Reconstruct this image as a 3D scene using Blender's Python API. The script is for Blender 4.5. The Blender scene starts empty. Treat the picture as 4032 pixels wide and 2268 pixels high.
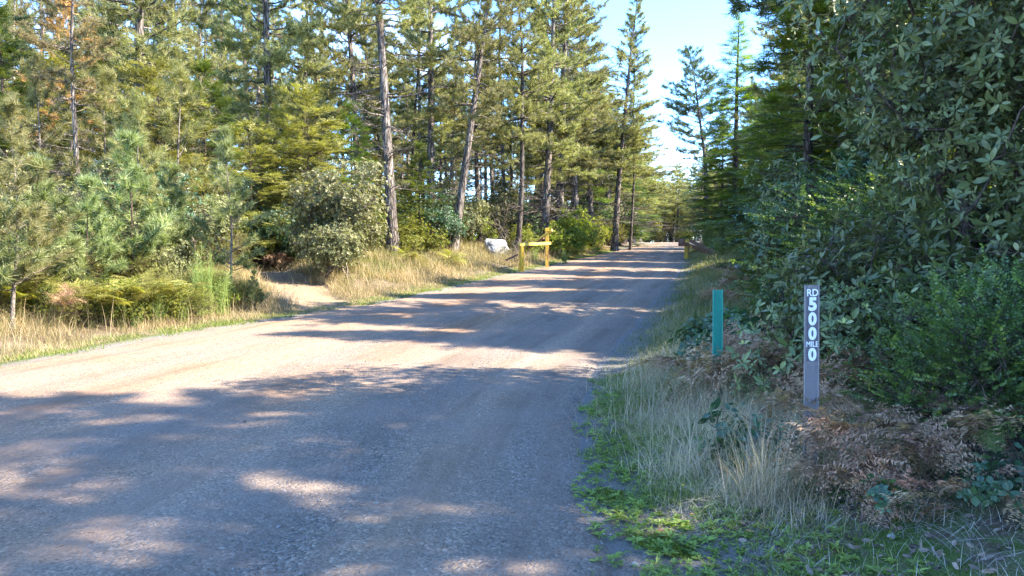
import bpy, math, random
import numpy as np
from mathutils import Vector, Matrix
R = math.radians
PI = math.pi
scene = bpy.context.scene
col = scene.collection
rng = np.random.default_rng(7)

# ------------------------------------------------------------------ mesh builder
class MB:
    def __init__(s):
        s.v = []; s.f = {3: [], 4: []}; s.m = {3: [], 4: []}; s.sm = {3: [], 4: []}; s.r = []; s.n = 0
    def add(s, v, faces, mat=0, smooth=False, rnd=0.5):
        v = np.asarray(v, float).reshape(-1, 3)
        for f in (faces if isinstance(faces, (list, tuple)) else [faces]):
            f = np.asarray(f, int)
            if f.size == 0: continue
            k = f.shape[1]
            s.f[k].append(f + s.n); s.m[k].append(np.full(len(f), mat)); s.sm[k].append(np.full(len(f), smooth))
        s.v.append(v)
        s.r.append(np.broadcast_to(np.asarray(rnd, float), (len(v),)).copy())
        s.n += len(v)
    def mesh(s, name, mats):
        me = bpy.data.meshes.new(name)
        V = np.concatenate(s.v) if s.v else np.zeros((0, 3))
        me.vertices.add(len(V)); me.vertices.foreach_set('co', V.ravel())
        loops, starts, mi, sm, pos = [], [], [], [], 0
        for k in (3, 4):
            if s.f[k]:
                F = np.concatenate(s.f[k]); loops.append(F.ravel())
                starts.append(pos + np.arange(len(F)) * k); pos += F.size
                mi.append(np.concatenate(s.m[k])); sm.append(np.concatenate(s.sm[k]))
        L = np.concatenate(loops); S = np.concatenate(starts)
        me.loops.add(len(L)); me.loops.foreach_set('vertex_index', L.astype(np.int32))
        me.polygons.add(len(S)); me.polygons.foreach_set('loop_start', S.astype(np.int32))
        me.polygons.foreach_set('material_index', np.concatenate(mi).astype(np.int32))
        me.polygons.foreach_set('use_smooth', np.concatenate(sm).astype(bool))
        a = me.attributes.new('rnd', 'FLOAT', 'POINT'); a.data.foreach_set('value', np.concatenate(s.r).astype(np.float32))
        me.update(calc_edges=True); me.validate()
        for m in (mats if isinstance(mats, (list, tuple)) else [mats]): me.materials.append(m)
        return me

def nrm(a):
    return a / np.maximum(np.linalg.norm(a, axis=-1, keepdims=True), 1e-9)

def tubes(mb, P, rad, k=5, mat=0, rnd=None):
    """P (M,n,3) polylines, rad (M,n)"""
    P = np.asarray(P, float); rad = np.asarray(rad, float)
    if P.ndim == 2: P = P[None]; rad = rad[None]
    M, n, _ = P.shape
    if M == 0: return
    T = nrm(np.gradient(P, axis=1))
    ref = np.where(np.abs(T[:, :1, 2:3]) > .8, np.array([[[1., 0, 0]]]), np.array([[[0, 0, 1.]]]))
    ref = np.broadcast_to(ref, T.shape)
    A = nrm(np.cross(T, ref)); B = np.cross(T, A)
    th = np.arange(k) * 2 * PI / k
    V = P[:, :, None] + rad[:, :, None, None] * (A[:, :, None] * np.cos(th)[None, None, :, None] + B[:, :, None] * np.sin(th)[None, None, :, None])
    j = np.arange(k); j2 = (j + 1) % k
    base = (np.arange(M)[:, None, None] * n + np.arange(n - 1)[None, :, None]) * k
    F = np.stack([base + j, base + j2, base + k + j2, base + k + j], -1).reshape(-1, 4)
    r = rng.random(M) if rnd is None else np.full(M, rnd)
    mb.add(V.reshape(-1, 3), F, mat, True, np.repeat(r, n * k))

def frames(D, roll=None, up=None):
    """rotation matrices whose z column is D. roll None -> random, else x axis horizontal-ish (flat sprays)"""
    D = nrm(D); M = len(D)
    if roll is None:
        Rv = rng.normal(size=(M, 3))
        X = nrm(np.cross(Rv, D))
    else:
        U = np.tile([0, 0, 1.], (M, 1)) if up is None else up
        X = nrm(np.cross(D, U) + 1e-6) + rng.normal(size=(M, 3)) * roll
        X = nrm(X - (X * D).sum(1, keepdims=True) * D)
    Y = np.cross(D, X)
    return np.stack([X, Y, D], -1)

def stamp(mb, tpls, pos, Rm, sc, mat=0, rvar=.6):
    """tpls list of (verts, faceslist, rnd)"""
    pos = np.asarray(pos); M = len(pos)
    if M == 0: return
    sc = np.broadcast_to(sc, (M,)); ch = rng.integers(0, len(tpls), M)
    for t, (v, fl, r) in enumerate(tpls):
        ix = np.where(ch == t)[0]
        if len(ix) == 0: continue
        V = np.einsum('mij,nj->mni', Rm[ix], v) * sc[ix, None, None] + pos[ix, None]
        n = len(v); off = np.arange(len(ix))[:, None, None] * n
        FF = [(np.asarray(f)[None] + off).reshape(-1, np.asarray(f).shape[1]) for f in fl]
        rr = (1 - rvar) * r[None] + rvar * rng.random(len(ix))[:, None]
        mb.add(V.reshape(-1, 3), FF, mat, False, rr.ravel())

def merge_tpl(parts):
    vs, f3, f4, rs, n = [], [], [], [], 0
    for v, fl, r in parts:
        for f in fl:
            f = np.asarray(f)
            (f3 if f.shape[1] == 3 else f4).append(f + n)
        vs.append(v); rs.append(r); n += len(v)
    fl = []
    if f3: fl.append(np.concatenate(f3))
    if f4: fl.append(np.concatenate(f4))
    return np.concatenate(vs), fl, np.concatenate(rs)

# ------------------------------------------------------------------ foliage templates (grow along +z, x sideways, y = face normal)
def leaf_simple(L, w, fold=.15, bend=.1):
    v = np.array([[0, 0, 0], [-w / 2, fold * w, L * .45], [0, 0, L * .5], [w / 2, fold * w, L * .45], [0, -bend * L, L]])
    return v, [np.array([[0, 2, 1], [0, 3, 2], [1, 2, 4], [2, 3, 4]])]
def leaf_flat(L, w, bend=.08):
    v = np.array([[0, 0, 0], [-w / 2, 0, L * .5], [w / 2, 0, L * .5], [0, -bend * L, L]])
    return v, [np.array([[0, 2, 3, 1]])]
def leaf_big(L, w, fold=.18, bend=.18, wav=0.0):
    s = np.array([0, .12, .35, .62, .85, 1.]); wd = np.array([.06, .45, .92, 1., .6, 0]) * w / 2
    V = []
    for i, (a, b) in enumerate(zip(s, wd)):
        y = -bend * L * a * a
        V += [[-b, y + fold * b + wav * b * math.sin(i * 2.1), a * L], [0, y, a * L], [b, y + fold * b + wav * b * math.cos(i * 1.7), a * L]]
    F = []
    for i in range(5):
        o = i * 3
        F += [[o, o + 1, o + 4, o + 3], [o + 1, o + 2, o + 5, o + 4]]
    return np.array(V), [np.array(F)]
def rotz_to(v, d, roll=0., twist=0.):
    """orient template leaf +z to direction d, with face normal near 'up' and roll"""
    d = np.array(d, float); d /= np.linalg.norm(d)
    up = np.array([0, 0, 1.]) if abs(d[2]) < .95 else np.array([0, 1., 0])
    x = np.cross(d, up); x /= np.linalg.norm(x); y = np.cross(d, x)
    y = -y
    if roll:
        c, s_ = math.cos(roll), math.sin(roll); x, y = c * x + s_ * y, -s_ * x + c * y
    return v @ np.stack([x, y, d], -1).T
def tpl_whorl(r, n, L, w, big=True, spread=1.1, var=.25):
    """n leaves round +z"""
    parts = []
    for i in range(n):
        a = i * 2.4 + r.uniform(-.3, .3); el = spread + r.uniform(-.35, .35)
        d = [math.cos(a) * math.sin(el), math.sin(a) * math.sin(el), math.cos(el)]
        l = L * r.uniform(1 - var, 1 + var * .6)
        v, f = (leaf_big(l, w * l / L, r.uniform(.05, .3), r.uniform(.02, .3), r.uniform(0, .15)) if big else leaf_simple(l, w * l / L))
        v = rotz_to(v, d, r.uniform(-.5, .5)) + np.array(d) * .01
        parts.append((v, f, np.full(len(v), r.uniform())))
    return merge_tpl(parts)
def tpl_tuft(r, n, L, w, cone=.9, length=.1):
    """pine needles set round a shoot tip"""
    V, F, RR = [], [], []
    for i in range(n):
        a = r.uniform(0, 2 * PI); el = cone * (r.uniform() ** .6); z0 = r.uniform(-length, 0)
        d = np.array([math.cos(a) * math.sin(el), math.sin(a) * math.sin(el), math.cos(el)])
        q = np.cross(d, r.normal(size=3)); q /= np.linalg.norm(q)
        l = L * r.uniform(.7, 1.1); p = np.array([0, 0, z0])
        o = len(V)
        V += [p - q * w / 2, p + q * w / 2, p + d * l]; F.append([o, o + 1, o + 2]); RR += [r.uniform()] * 3
    return np.array(V), [np.array(F)], np.array(RR)
def tpl_spray(r, n, Ls, l, w, ang=1.0, flat=.15, taper=.5, simple=True, curve=.1):
    """twig of length Ls along z with leaves both sides in the xz-plane"""
    parts = []
    for i in range(n):
        t = (i + .6) / n; side = 1 if i % 2 else -1
        z = t * Ls; y = -curve * Ls * t * t
        ll = l * (1 - taper * t) * r.uniform(.8, 1.15); el = ang * r.uniform(.8, 1.15)
        if i == n - 1: el = .1
        d = np.array([side * math.sin(el), r.uniform(-flat, flat), math.cos(el)])
        v, f = leaf_flat(ll, w * ll / l) if simple else leaf_simple(ll, w * ll / l)
        x = np.cross([0, 1., 0], d); x /= np.linalg.norm(x); d /= np.linalg.norm(d); y_ = np.cross(d, x)
        tw = r.uniform(-flat * 2, flat * 2); x, y_ = math.cos(tw) * x + math.sin(tw) * y_, -math.sin(tw) * x + math.cos(tw) * y_
        v = v @ np.stack([x, y_, d], -1).T + np.array([0, y, z])
        parts.append((v, f, np.full(len(v), r.uniform())))
    # twig
    w2 = .0025
    v = np.array([[-w2, 0, 0], [w2, 0, 0], [w2 * .4, -curve * Ls, Ls], [-w2 * .4, -curve * Ls, Ls]])
    parts.append((v, [np.array([[0, 1, 2, 3]])], np.full(4, .1)))
    return merge_tpl(parts)

# ------------------------------------------------------------------ materials
def mat(name):
    m = bpy.data.materials.new(name); m.use_nodes = True
    nt = m.node_tree; nt.nodes.clear()
    return m, nt
def N(nt, typ, **kw):
    n = nt.nodes.new(typ)
    for k, v in kw.items():
        if k == 'inp':
            for a, b in v.items(): n.inputs[a].default_value = b
        else: setattr(n, k, v)
    return n
def lk(nt, a, b): nt.links.new(a, b)
def ramp(nt, fac, stops, interp='LINEAR'):
    n = nt.nodes.new('ShaderNodeValToRGB'); e = n.color_ramp.elements; n.color_ramp.interpolation = interp
    while len(e) < len(stops): e.new(.5)
    for i, (p, c) in enumerate(stops):
        e[i].position = p; e[i].color = (*c, 1) if len(c) == 3 else c
    lk(nt, fac, n.inputs[0]); return n.outputs[0]
def mixc(nt, f, a, b, mode='MIX'):
    n = nt.nodes.new('ShaderNodeMix'); n.data_type = 'RGBA'; n.blend_type = mode
    for s, v in ((0, f), (6, a), (7, b)):
        if isinstance(v, bpy.types.NodeSocket): lk(nt, v, n.inputs[s])
        else: n.inputs[s].default_value = v if s == 0 else (*v, 1)
    return n.outputs[2]
def mth(nt, op, a, b=None, clamp=False):
    n = nt.nodes.new('ShaderNodeMath'); n.operation = op; n.use_clamp = clamp
    for i, v in enumerate((a, b)):
        if v is None: continue
        if isinstance(v, bpy.types.NodeSocket): lk(nt, v, n.inputs[i])
        else: n.inputs[i].default_value = v
    return n.outputs[0]
def noise(nt, vec, scale, detail=4, rough=.55, dist=0):
    n = N(nt, 'ShaderNodeTexNoise'); n.inputs['Scale'].default_value = scale; n.inputs['Detail'].default_value = detail
    n.inputs['Roughness'].default_value = rough; n.inputs['Distortion'].default_value = dist
    if vec is not None: lk(nt, vec, n.inputs['Vector'])
    return n.outputs[0]
def leafmat(name, stops, trans=.3, rough=.5, spec=.4, tcol=1.5, objvar=.45):
    m, nt = mat(name)
    at = N(nt, 'ShaderNodeAttribute', attribute_name='rnd'); oi = N(nt, 'ShaderNodeObjectInfo')
    c = ramp(nt, at.outputs['Fac'], stops)
    val = mth(nt, 'ADD', mth(nt, 'MULTIPLY', oi.outputs['Random'], objvar), 1 - objvar / 2)
    hs = N(nt, 'ShaderNodeHueSaturation'); lk(nt, c, hs.inputs['Color']); lk(nt, val, hs.inputs['Value'])
    lk(nt, mth(nt, 'ADD', mth(nt, 'MULTIPLY', oi.outputs['Random'], .035), .482), hs.inputs['Hue'])
    p = N(nt, 'ShaderNodeBsdfPrincipled'); lk(nt, hs.outputs[0], p.inputs['Base Color'])
    p.inputs['Roughness'].default_value = rough; p.inputs['Specular IOR Level'].default_value = spec
    o = N(nt, 'ShaderNodeOutputMaterial')
    if trans > 0:
        t = N(nt, 'ShaderNodeBsdfTranslucent')
        tc = mixc(nt, 1.0, hs.outputs[0], (tcol * 1.05, tcol * 1.1, tcol * .45), 'MULTIPLY'); lk(nt, tc, t.inputs[0])
        ms = N(nt, 'ShaderNodeMixShader'); ms.inputs[0].default_value = trans
        lk(nt, p.outputs[0], ms.inputs[1]); lk(nt, t.outputs[0], ms.inputs[2]); lk(nt, ms.outputs[0], o.inputs[0])
    else: lk(nt, p.outputs[0], o.inputs[0])
    return m
def bark(name, c1, c2, c3, sc=6, zsq=.18, bump=.6):
    m, nt = mat(name)
    tc = N(nt, 'ShaderNodeTexCoord'); mp = N(nt, 'ShaderNodeMapping'); mp.inputs['Scale'].default_value = (sc, sc, sc * zsq)
    lk(nt, tc.outputs['Object'], mp.inputs[0])
    v = N(nt, 'ShaderNodeTexVoronoi', feature='DISTANCE_TO_EDGE'); v.inputs['Scale'].default_value = 1.6
    n1 = noise(nt, mp.outputs[0], 1.3, 5, .65)
    vm = N(nt, 'ShaderNodeVectorMath', operation='ADD'); lk(nt, mp.outputs[0], vm.inputs[0])
    n2 = N(nt, 'ShaderNodeTexNoise'); n2.inputs['Scale'].default_value = 2; lk(nt, mp.outputs[0], n2.inputs[0]); lk(nt, n2.outputs['Color'], vm.inputs[1])
    lk(nt, vm.outputs[0], v.inputs['Vector'])
    pl = ramp(nt, v.outputs[0], [(0, (0, 0, 0)), (.22, (1, 1, 1))])
    big = noise(nt, tc.outputs['Object'], 1.1, 3)
    c = mixc(nt, n1, c1, c2); c = mixc(nt, ramp(nt, big, [(.42, (0, 0, 0)), (.62, (1, 1, 1))]), c, c3)
    c = mixc(nt, pl, tuple(x * .35 for x in c1), c)
    p = N(nt, 'ShaderNodeBsdfPrincipled'); lk(nt, c, p.inputs['Base Color']); p.inputs['Roughness'].default_value = .92
    p.inputs['Specular IOR Level'].default_value = .15
    h = mth(nt, 'ADD', mth(nt, 'MULTIPLY', pl, 1.0), mth(nt, 'MULTIPLY', n1, .6))
    b = N(nt, 'ShaderNodeBump'); b.inputs['Strength'].default_value = bump; b.inputs['Distance'].default_value = .03
    lk(nt, h, b.inputs['Height']); lk(nt, b.outputs[0], p.inputs['Normal'])
    o = N(nt, 'ShaderNodeOutputMaterial'); lk(nt, p.outputs[0], o.inputs[0])
    return m

M = {}
M['needle'] = leafmat('pine_needles', [(0, (.07, .075, .025)), (.45, (.18, .185, .07)), (1, (.40, .375, .20))], .35, .5, .35)
M['needle_dark'] = leafmat('dark_pine_needles', [(0, (.03, .05, .022)), (.6, (.07, .10, .04)), (1, (.14, .165, .075))], .3, .5, .35)
M['needle_young'] = leafmat('young_pine_needles', [(0, (.04, .06, .022)), (.5, (.14, .175, .065)), (1, (.38, .40, .20))], .3, .45, .4)
M['needle_rust'] = leafmat('dead_needles', [(0, (.16, .07, .03)), (.5, (.30, .15, .06)), (1, (.36, .26, .14))], .3, .7, .2)
M['needle_tan'] = leafmat('dry_needles', [(0, (.12, .10, .05)), (.5, (.20, .17, .085)), (1, (.30, .26, .15))], .3, .7, .2)
M['fir'] = leafmat('fir_foliage', [(0, (.025, .05, .012)), (.5, (.07, .11, .022)), (1, (.16, .19, .035))], .35, .5, .3)
M['fir_olive'] = leafmat('olive_foliage', [(0, (.07, .075, .02)), (.5, (.20, .20, .06)), (1, (.38, .36, .14))], .35, .55, .3)
M['fir_lit'] = leafmat('sunlit_tone_spruce_foliage', [(0, (.04, .08, .012)), (.5, (.13, .18, .025)), (1, (.28, .29, .05))], .42, .5, .3)  # fir foliage brightened to look sunlit, sunlight put into the colour
M['fir_dark'] = leafmat('dark_fir_foliage', [(0, (.03, .06, .022)), (.6, (.075, .13, .045)), (1, (.17, .22, .06))], .3, .5, .3)
M['shiny'] = leafmat('small_shiny_leaves', [(0, (.04, .05, .02)), (.5, (.15, .165, .065)), (1, (.36, .36, .19))], .3, .42, .5)
M['lime'] = leafmat('yellow_green_leaves', [(0, (.07, .10, .015)), (.5, (.17, .20, .03)), (1, (.32, .32, .05))], .4, .5, .3)
M['huck'] = leafmat('huckleberry_leaves', [(0, (.03, .06, .022)), (.5, (.085, .155, .045)), (.85, (.17, .25, .06)), (1, (.30, .36, .08))], .35, .32, .5, 1.6)
M['rhodo'] = leafmat('broad_evergreen_leaves', [(0, (.04, .055, .02)), (.5, (.095, .12, .04)), (.86, (.17, .19, .08)), (.96, (.27, .27, .12)), (1, (.33, .34, .07))], .22, .42, .5, 1.5)
M['salal'] = leafmat('salal_leaves', [(0, (.025, .06, .035)), (.6, (.05, .105, .05)), (1, (.10, .17, .06))], .3, .38, .5)
M['dead_fern'] = leafmat('dead_bracken', [(0, (.13, .075, .045)), (.5, (.29, .18, .115)), (1, (.50, .34, .23))], .2, .8, .1)
M['gold_fern'] = leafmat('yellow_bracken', [(0, (.10, .12, .03)), (.5, (.22, .22, .06)), (1, (.38, .31, .11))], .4, .6, .2)
M['fern'] = leafmat('green_bracken', [(0, (.06, .12, .03)), (.5, (.12, .2, .05)), (1, (.2, .27, .08))], .35, .55, .3)
M['broom'] = leafmat('broom_stems', [(0, (.08, .12, .03)), (.5, (.16, .21, .05)), (1, (.27, .31, .10))], .2, .55, .3)
M['dry_grass'] = leafmat('dry_grass', [(0, (.11, .13, .045)), (.3, (.25, .215, .11)), (.75, (.42, .33, .19)), (1, (.56, .45, .29))], .25, .7, .15, 1.2)
M['grey_grass'] = leafmat('pale_dry_stalks', [(0, (.18, .17, .075)), (.3, (.40, .32, .21)), (1, (.68, .55, .40))], .2, .7, .15, 1.2)
M['mid_grass'] = leafmat('mixed_grass', [(0, (.06, .10, .025)), (.45, (.15, .19, .06)), (.7, (.28, .26, .13)), (1, (.44, .38, .24))], .3, .6, .2)
M['green_grass'] = leafmat('green_grass', [(0, (.07, .11, .02)), (.6, (.15, .21, .04)), (1, (.29, .34, .09))], .35, .5, .3)
M['moss'] = leafmat('moss', [(0, (.06, .09, .01)), (.5, (.12, .15, .015)), (1, (.2, .22, .03))], .2, .8, .1)
M['litter'] = leafmat('dead_leaf_litter', [(0, (.06, .045, .04)), (.5, (.17, .13, .11)), (1, (.33, .25, .2))], .1, .8, .1)
M['straw'] = leafmat('grey_straw', [(0, (.12, .11, .09)), (.5, (.25, .23, .2)), (1, (.40, .37, .32))], .1, .8, .1)
M['yellow_leaf'] = leafmat('yellow_leaf', [(0, (.4, .38, .02)), (1, (.62, .56, .04))], .4, .4, .4)
M['petal'] = leafmat('yellow_petal', [(0, (.7, .35, .01)), (1, (.8, .5, .02))], .3, .4, .4)
M['bark'] = bark('pine_bark', (.09, .075, .068), (.19, .16, .145), (.27, .235, .21), 6, .16, .9)
M['bark_dark'] = bark('dark_bark', (.055, .045, .042), (.11, .09, .08), (.15, .13, .115), 7)
M['bark_pale'] = bark('pale_bark', (.22, .19, .165), (.36, .32, .28), (.30, .28, .26), 7, .25, .4)
M['twig'] = bark('twig_bark', (.16, .135, .115), (.28, .245, .215), (.2, .17, .15), 20, .3, .2)
M['twig_dark'] = bark('dark_twig_bark', (.07, .05, .04), (.14, .1, .08), (.1, .08, .07), 20, .3, .2)
# ------------------------------------------------------------------ plant generators (local coords, base at origin)
def TR(seed): return np.random.default_rng(seed)
r_ = TR(3)
T_tuft = [tpl_tuft(r_, 22, .17, .015, 1.2, .26) for _ in range(5)]
T_tuft_fine = [tpl_tuft(r_, 30, .17, .008, 1.35, .10) for _ in range(5)]
T_spray = [tpl_spray(r_, 12, .36, .15, .036, .95, .2, .45) for _ in range(5)]
T_spray_s = [tpl_spray(r_, 13, .2, .055, .014, 1.0, .25, .45) for _ in range(5)]
T_huck = [tpl_spray(r_, 18, .27, .036, .024, 1.1, .5, .15, True, .12) for _ in range(6)]
T_shiny = [tpl_whorl(r_, 10, .055, .026, False, 1.0) for _ in range(5)]
T_rhodo = [tpl_whorl(r_, n_, L_, w_, True, s_, .4) for n_, L_, w_, s_ in ((7, .13, .044, 1.2), (6, .12, .046, 1.35), (8, .13, .04, 1.1), (5, .13, .045, .8), (4, .11, .05, .9), (6, .14, .042, 1.5), (9, .11, .034, 1.2), (3, .14, .05, .7), (5, .09, .034, 1.), (7, .12, .042, 1.7))]
T_salal = [tpl_whorl(r_, 5, .085, .055, True, 1.25) for _ in range(6)]
T_broad_s = [tpl_whorl(r_, 7, .10, .038, False, 1.15) for _ in range(5)]

def conifer(seed, H, r0, cb, nb, bl, tpls, mats, flat=False, wob=.15, lean=(0, 0), e0=-5, e1=50, upc=.12, tstep=.2, tsc=1., dead=0,
            prof=.6, subs=4.2, name='pine', clump=0., subang=(.6, 1.05), top_taper=.85, gap=0., k_tr=10):
    """returns trunk mesh (with limbs) and crown mesh (needles)"""
    r = TR(seed); global rng; rng = r
    n = 18; t = np.linspace(0, 1, n)
    ph = r.uniform(0, 6, 4)
    C = np.stack([lean[0] * t + wob * (np.sin(t * 5 + ph[0]) - math.sin(ph[0])) * .6 + wob * .25 * np.sin(t * 13 + ph[1]) * t,
                  lean[1] * t + wob * (np.sin(t * 4 + ph[2]) - math.sin(ph[2])) * .6 + wob * .25 * np.sin(t * 11 + ph[3]) * t, H * t], 1)
    C[:, :2] -= C[0, :2]
    rad = r0 * ((1 - t) ** top_taper * .93 + .02) ; rad[0] = r0 * 1.35; rad[1] *= 1.05
    wood = MB(); leaf = MB()
    Ct = np.concatenate([C[:1] - [0, 0, .5], C]); rt = np.concatenate([[r0 * 1.4], rad])
    tt = np.linspace(0, 1, 40); ii = np.linspace(0, len(Ct) - 1, 60)
    Cf = np.stack([np.interp(ii, np.arange(len(Ct)), Ct[:, j]) for j in range(3)], 1); rf = np.interp(ii, np.arange(len(Ct)), rt) * (1 + r.normal(0, .035, 60))
    tubes(wood, Cf, rf, k_tr, 0)
    tb = cb + (1 - cb) * (np.sort(r.random(nb)) * .97 + .02)
    if clump: tb = cb + (1 - cb) * np.clip(np.round((tb - cb) / (1 - cb) / clump) * clump + r.normal(0, .012, nb), 0, .985)
    u = (tb - cb) / (1 - cb)
    az = np.arange(nb) * 2.399 + r.normal(0, .5, nb)
    L = bl * np.clip((1 - u) ** prof * (.6 + .4 * np.minimum(u * 5, 1)), .08, 1) * r.uniform(.55, 1.15, nb)
    isdead = np.zeros(nb, bool)
    if dead:
        dt = cb * r.uniform(.3, 1.05, dead); tb = np.concatenate([tb, dt]); u = np.concatenate([u, np.zeros(dead)])
        az = np.concatenate([az, r.uniform(0, 6.28, dead)]); L = np.concatenate([L, bl * r.uniform(.2, .75, dead)]); isdead = np.concatenate([isdead, np.ones(dead, bool)])
    nbt = len(tb)
    el = np.radians(e0 + (e1 - e0) * u ** 1.2 + r.normal(0, 8, nbt))
    d0 = np.stack([np.cos(az) * np.cos(el), np.sin(az) * np.cos(el), np.sin(el)], 1)
    P0 = np.stack([np.interp(tb, t, C[:, j]) for j in range(3)], 1); rb = np.interp(tb, t, rad)
    s = np.linspace(0, 1, 7)
    side = np.stack([-np.sin(az), np.cos(az), np.zeros(nbt)], 1)
    bend = r.normal(0, .12, nbt)
    BP = P0[:, None] + d0[:, None] * (L[:, None] * s)[..., None] + side[:, None] * (bend[:, None] * L[:, None] * s ** 2)[..., None]
    BP[..., 2] += upc * L[:, None] * s ** 2
    BP += r.normal(0, .018, BP.shape) * L[:, None, None] * (s > 0)[None, :, None]
    br = np.maximum(np.minimum(rb * .45, .012 + L * .012)[:, None] * (1 - .85 * s)[None], .004)
    tubes(wood, BP, br, 4, 0)
    # sub branches
    ns = np.maximum((L * subs).astype(int), 2); idx = np.repeat(np.arange(nbt), ns); m = len(idx)
    ss = r.uniform(.18 if flat else .28, 1., m); f = ss * 6; i0 = np.clip(f.astype(int), 0, 5); fr = (f - i0)[:, None]
    SP = BP[idx, i0] * (1 - fr) + BP[idx, i0 + 1] * fr; sd = nrm(BP[idx, i0 + 1] - BP[idx, i0])
    sg = np.where(r.random(m) < .5, -1, 1); an = r.uniform(*subang, m)
    hs = nrm(np.cross(sd, [0, 0, 1.]))
    D = sd * np.cos(an)[:, None] + hs * (np.sin(an) * sg)[:, None]
    D[:, 2] += r.normal(.0 if flat else .18, .1 if flat else .38, m); D = nrm(D)
    sl = L[idx] * (1.05 - ss * .75) * r.uniform(.25, .5, m) * (1.15 if flat else 1)
    q = np.linspace(0, 1, 4)
    SB = SP[:, None] + D[:, None] * (sl[:, None] * q)[..., None]
    SB[..., 2] += (sl[:, None] * q ** 2) * (-.1 if flat else .15)
    SB += r.normal(0, .03, SB.shape) * sl[:, None, None] * (q > 0)[None, :, None]
    tubes(wood, SB, np.maximum(.011 * (1 - .75 * q)[None] * np.ones((m, 1)), .003), 3, 0)
    # dead twigs: extra thin ones on dead branches
    di = np.where(isdead[idx])[0]
    if len(di):
        for _ in range(2):
            dd = nrm(D[di] + r.normal(0, .6, (len(di), 3))); c = SB[di, 2]
            tubes(wood, np.stack([c, c + dd * sl[di, None] * .4], 1), np.full((len(di), 2), .003), 3, 0)
    # foliage on live subs and branch ends
    live = np.where(~isdead[idx])[0]
    if gap: live = live[r.random(len(live)) > gap]
    nt = np.maximum((sl[live] / tstep).astype(int), 1) + 1; j = np.repeat(live, nt); w = r.uniform(.15, 1., len(j))
    f = w * 3; i0 = np.clip(f.astype(int), 0, 2); fr = (f - i0)[:, None]
    FP = SB[j, i0] * (1 - fr) + SB[j, i0 + 1] * fr; FD = nrm(SB[j, i0 + 1] - SB[j, i0])
    if flat:
        hs = nrm(np.cross(FD, [0, 0, 1.])); sg = np.where(r.random(len(j)) < .5, -1, 1) * r.uniform(.2, 1.1, len(j))
        FD = nrm(FD + hs * sg[:, None] + r.normal(0, .1, FD.shape) + np.array([0, 0, -.06]))
        Rm = frames(FD, .22)
    else:
        FD = nrm(FD + r.normal(0, .45, FD.shape) + np.array([0, 0, .35])); Rm = frames(FD)
    stamp(leaf, tpls, FP, Rm, tsc * r.uniform(.75, 1.25, len(j)), 0)
    lb = np.where(~isdead)[0]; lb = np.concatenate([lb, lb, lb]); ends = BP[lb, 6] - (BP[lb, 6] - BP[lb, 4]) * r.uniform(0, 1, (len(lb), 1))
    FD = nrm(BP[lb, 6] - BP[lb, 5] + r.normal(0, .15, (len(lb), 3)) * .3)
    stamp(leaf, tpls, ends, frames(FD, .3) if flat else frames(FD), tsc * r.uniform(.8, 1.2, len(lb)), 0)
    tp = C[-1] - np.array([0, 0, 1.]) * r.uniform(0, .8, (10, 1)); stamp(leaf, tpls, tp, frames(nrm(np.array([[0, 0, 1.]]) + r.normal(0, .5, (10, 3)))), tsc, 0)
    rng = r
    return wood.mesh(name + '_trunk', mats[0]), leaf.mesh(name + '_crown', mats[1])

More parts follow.
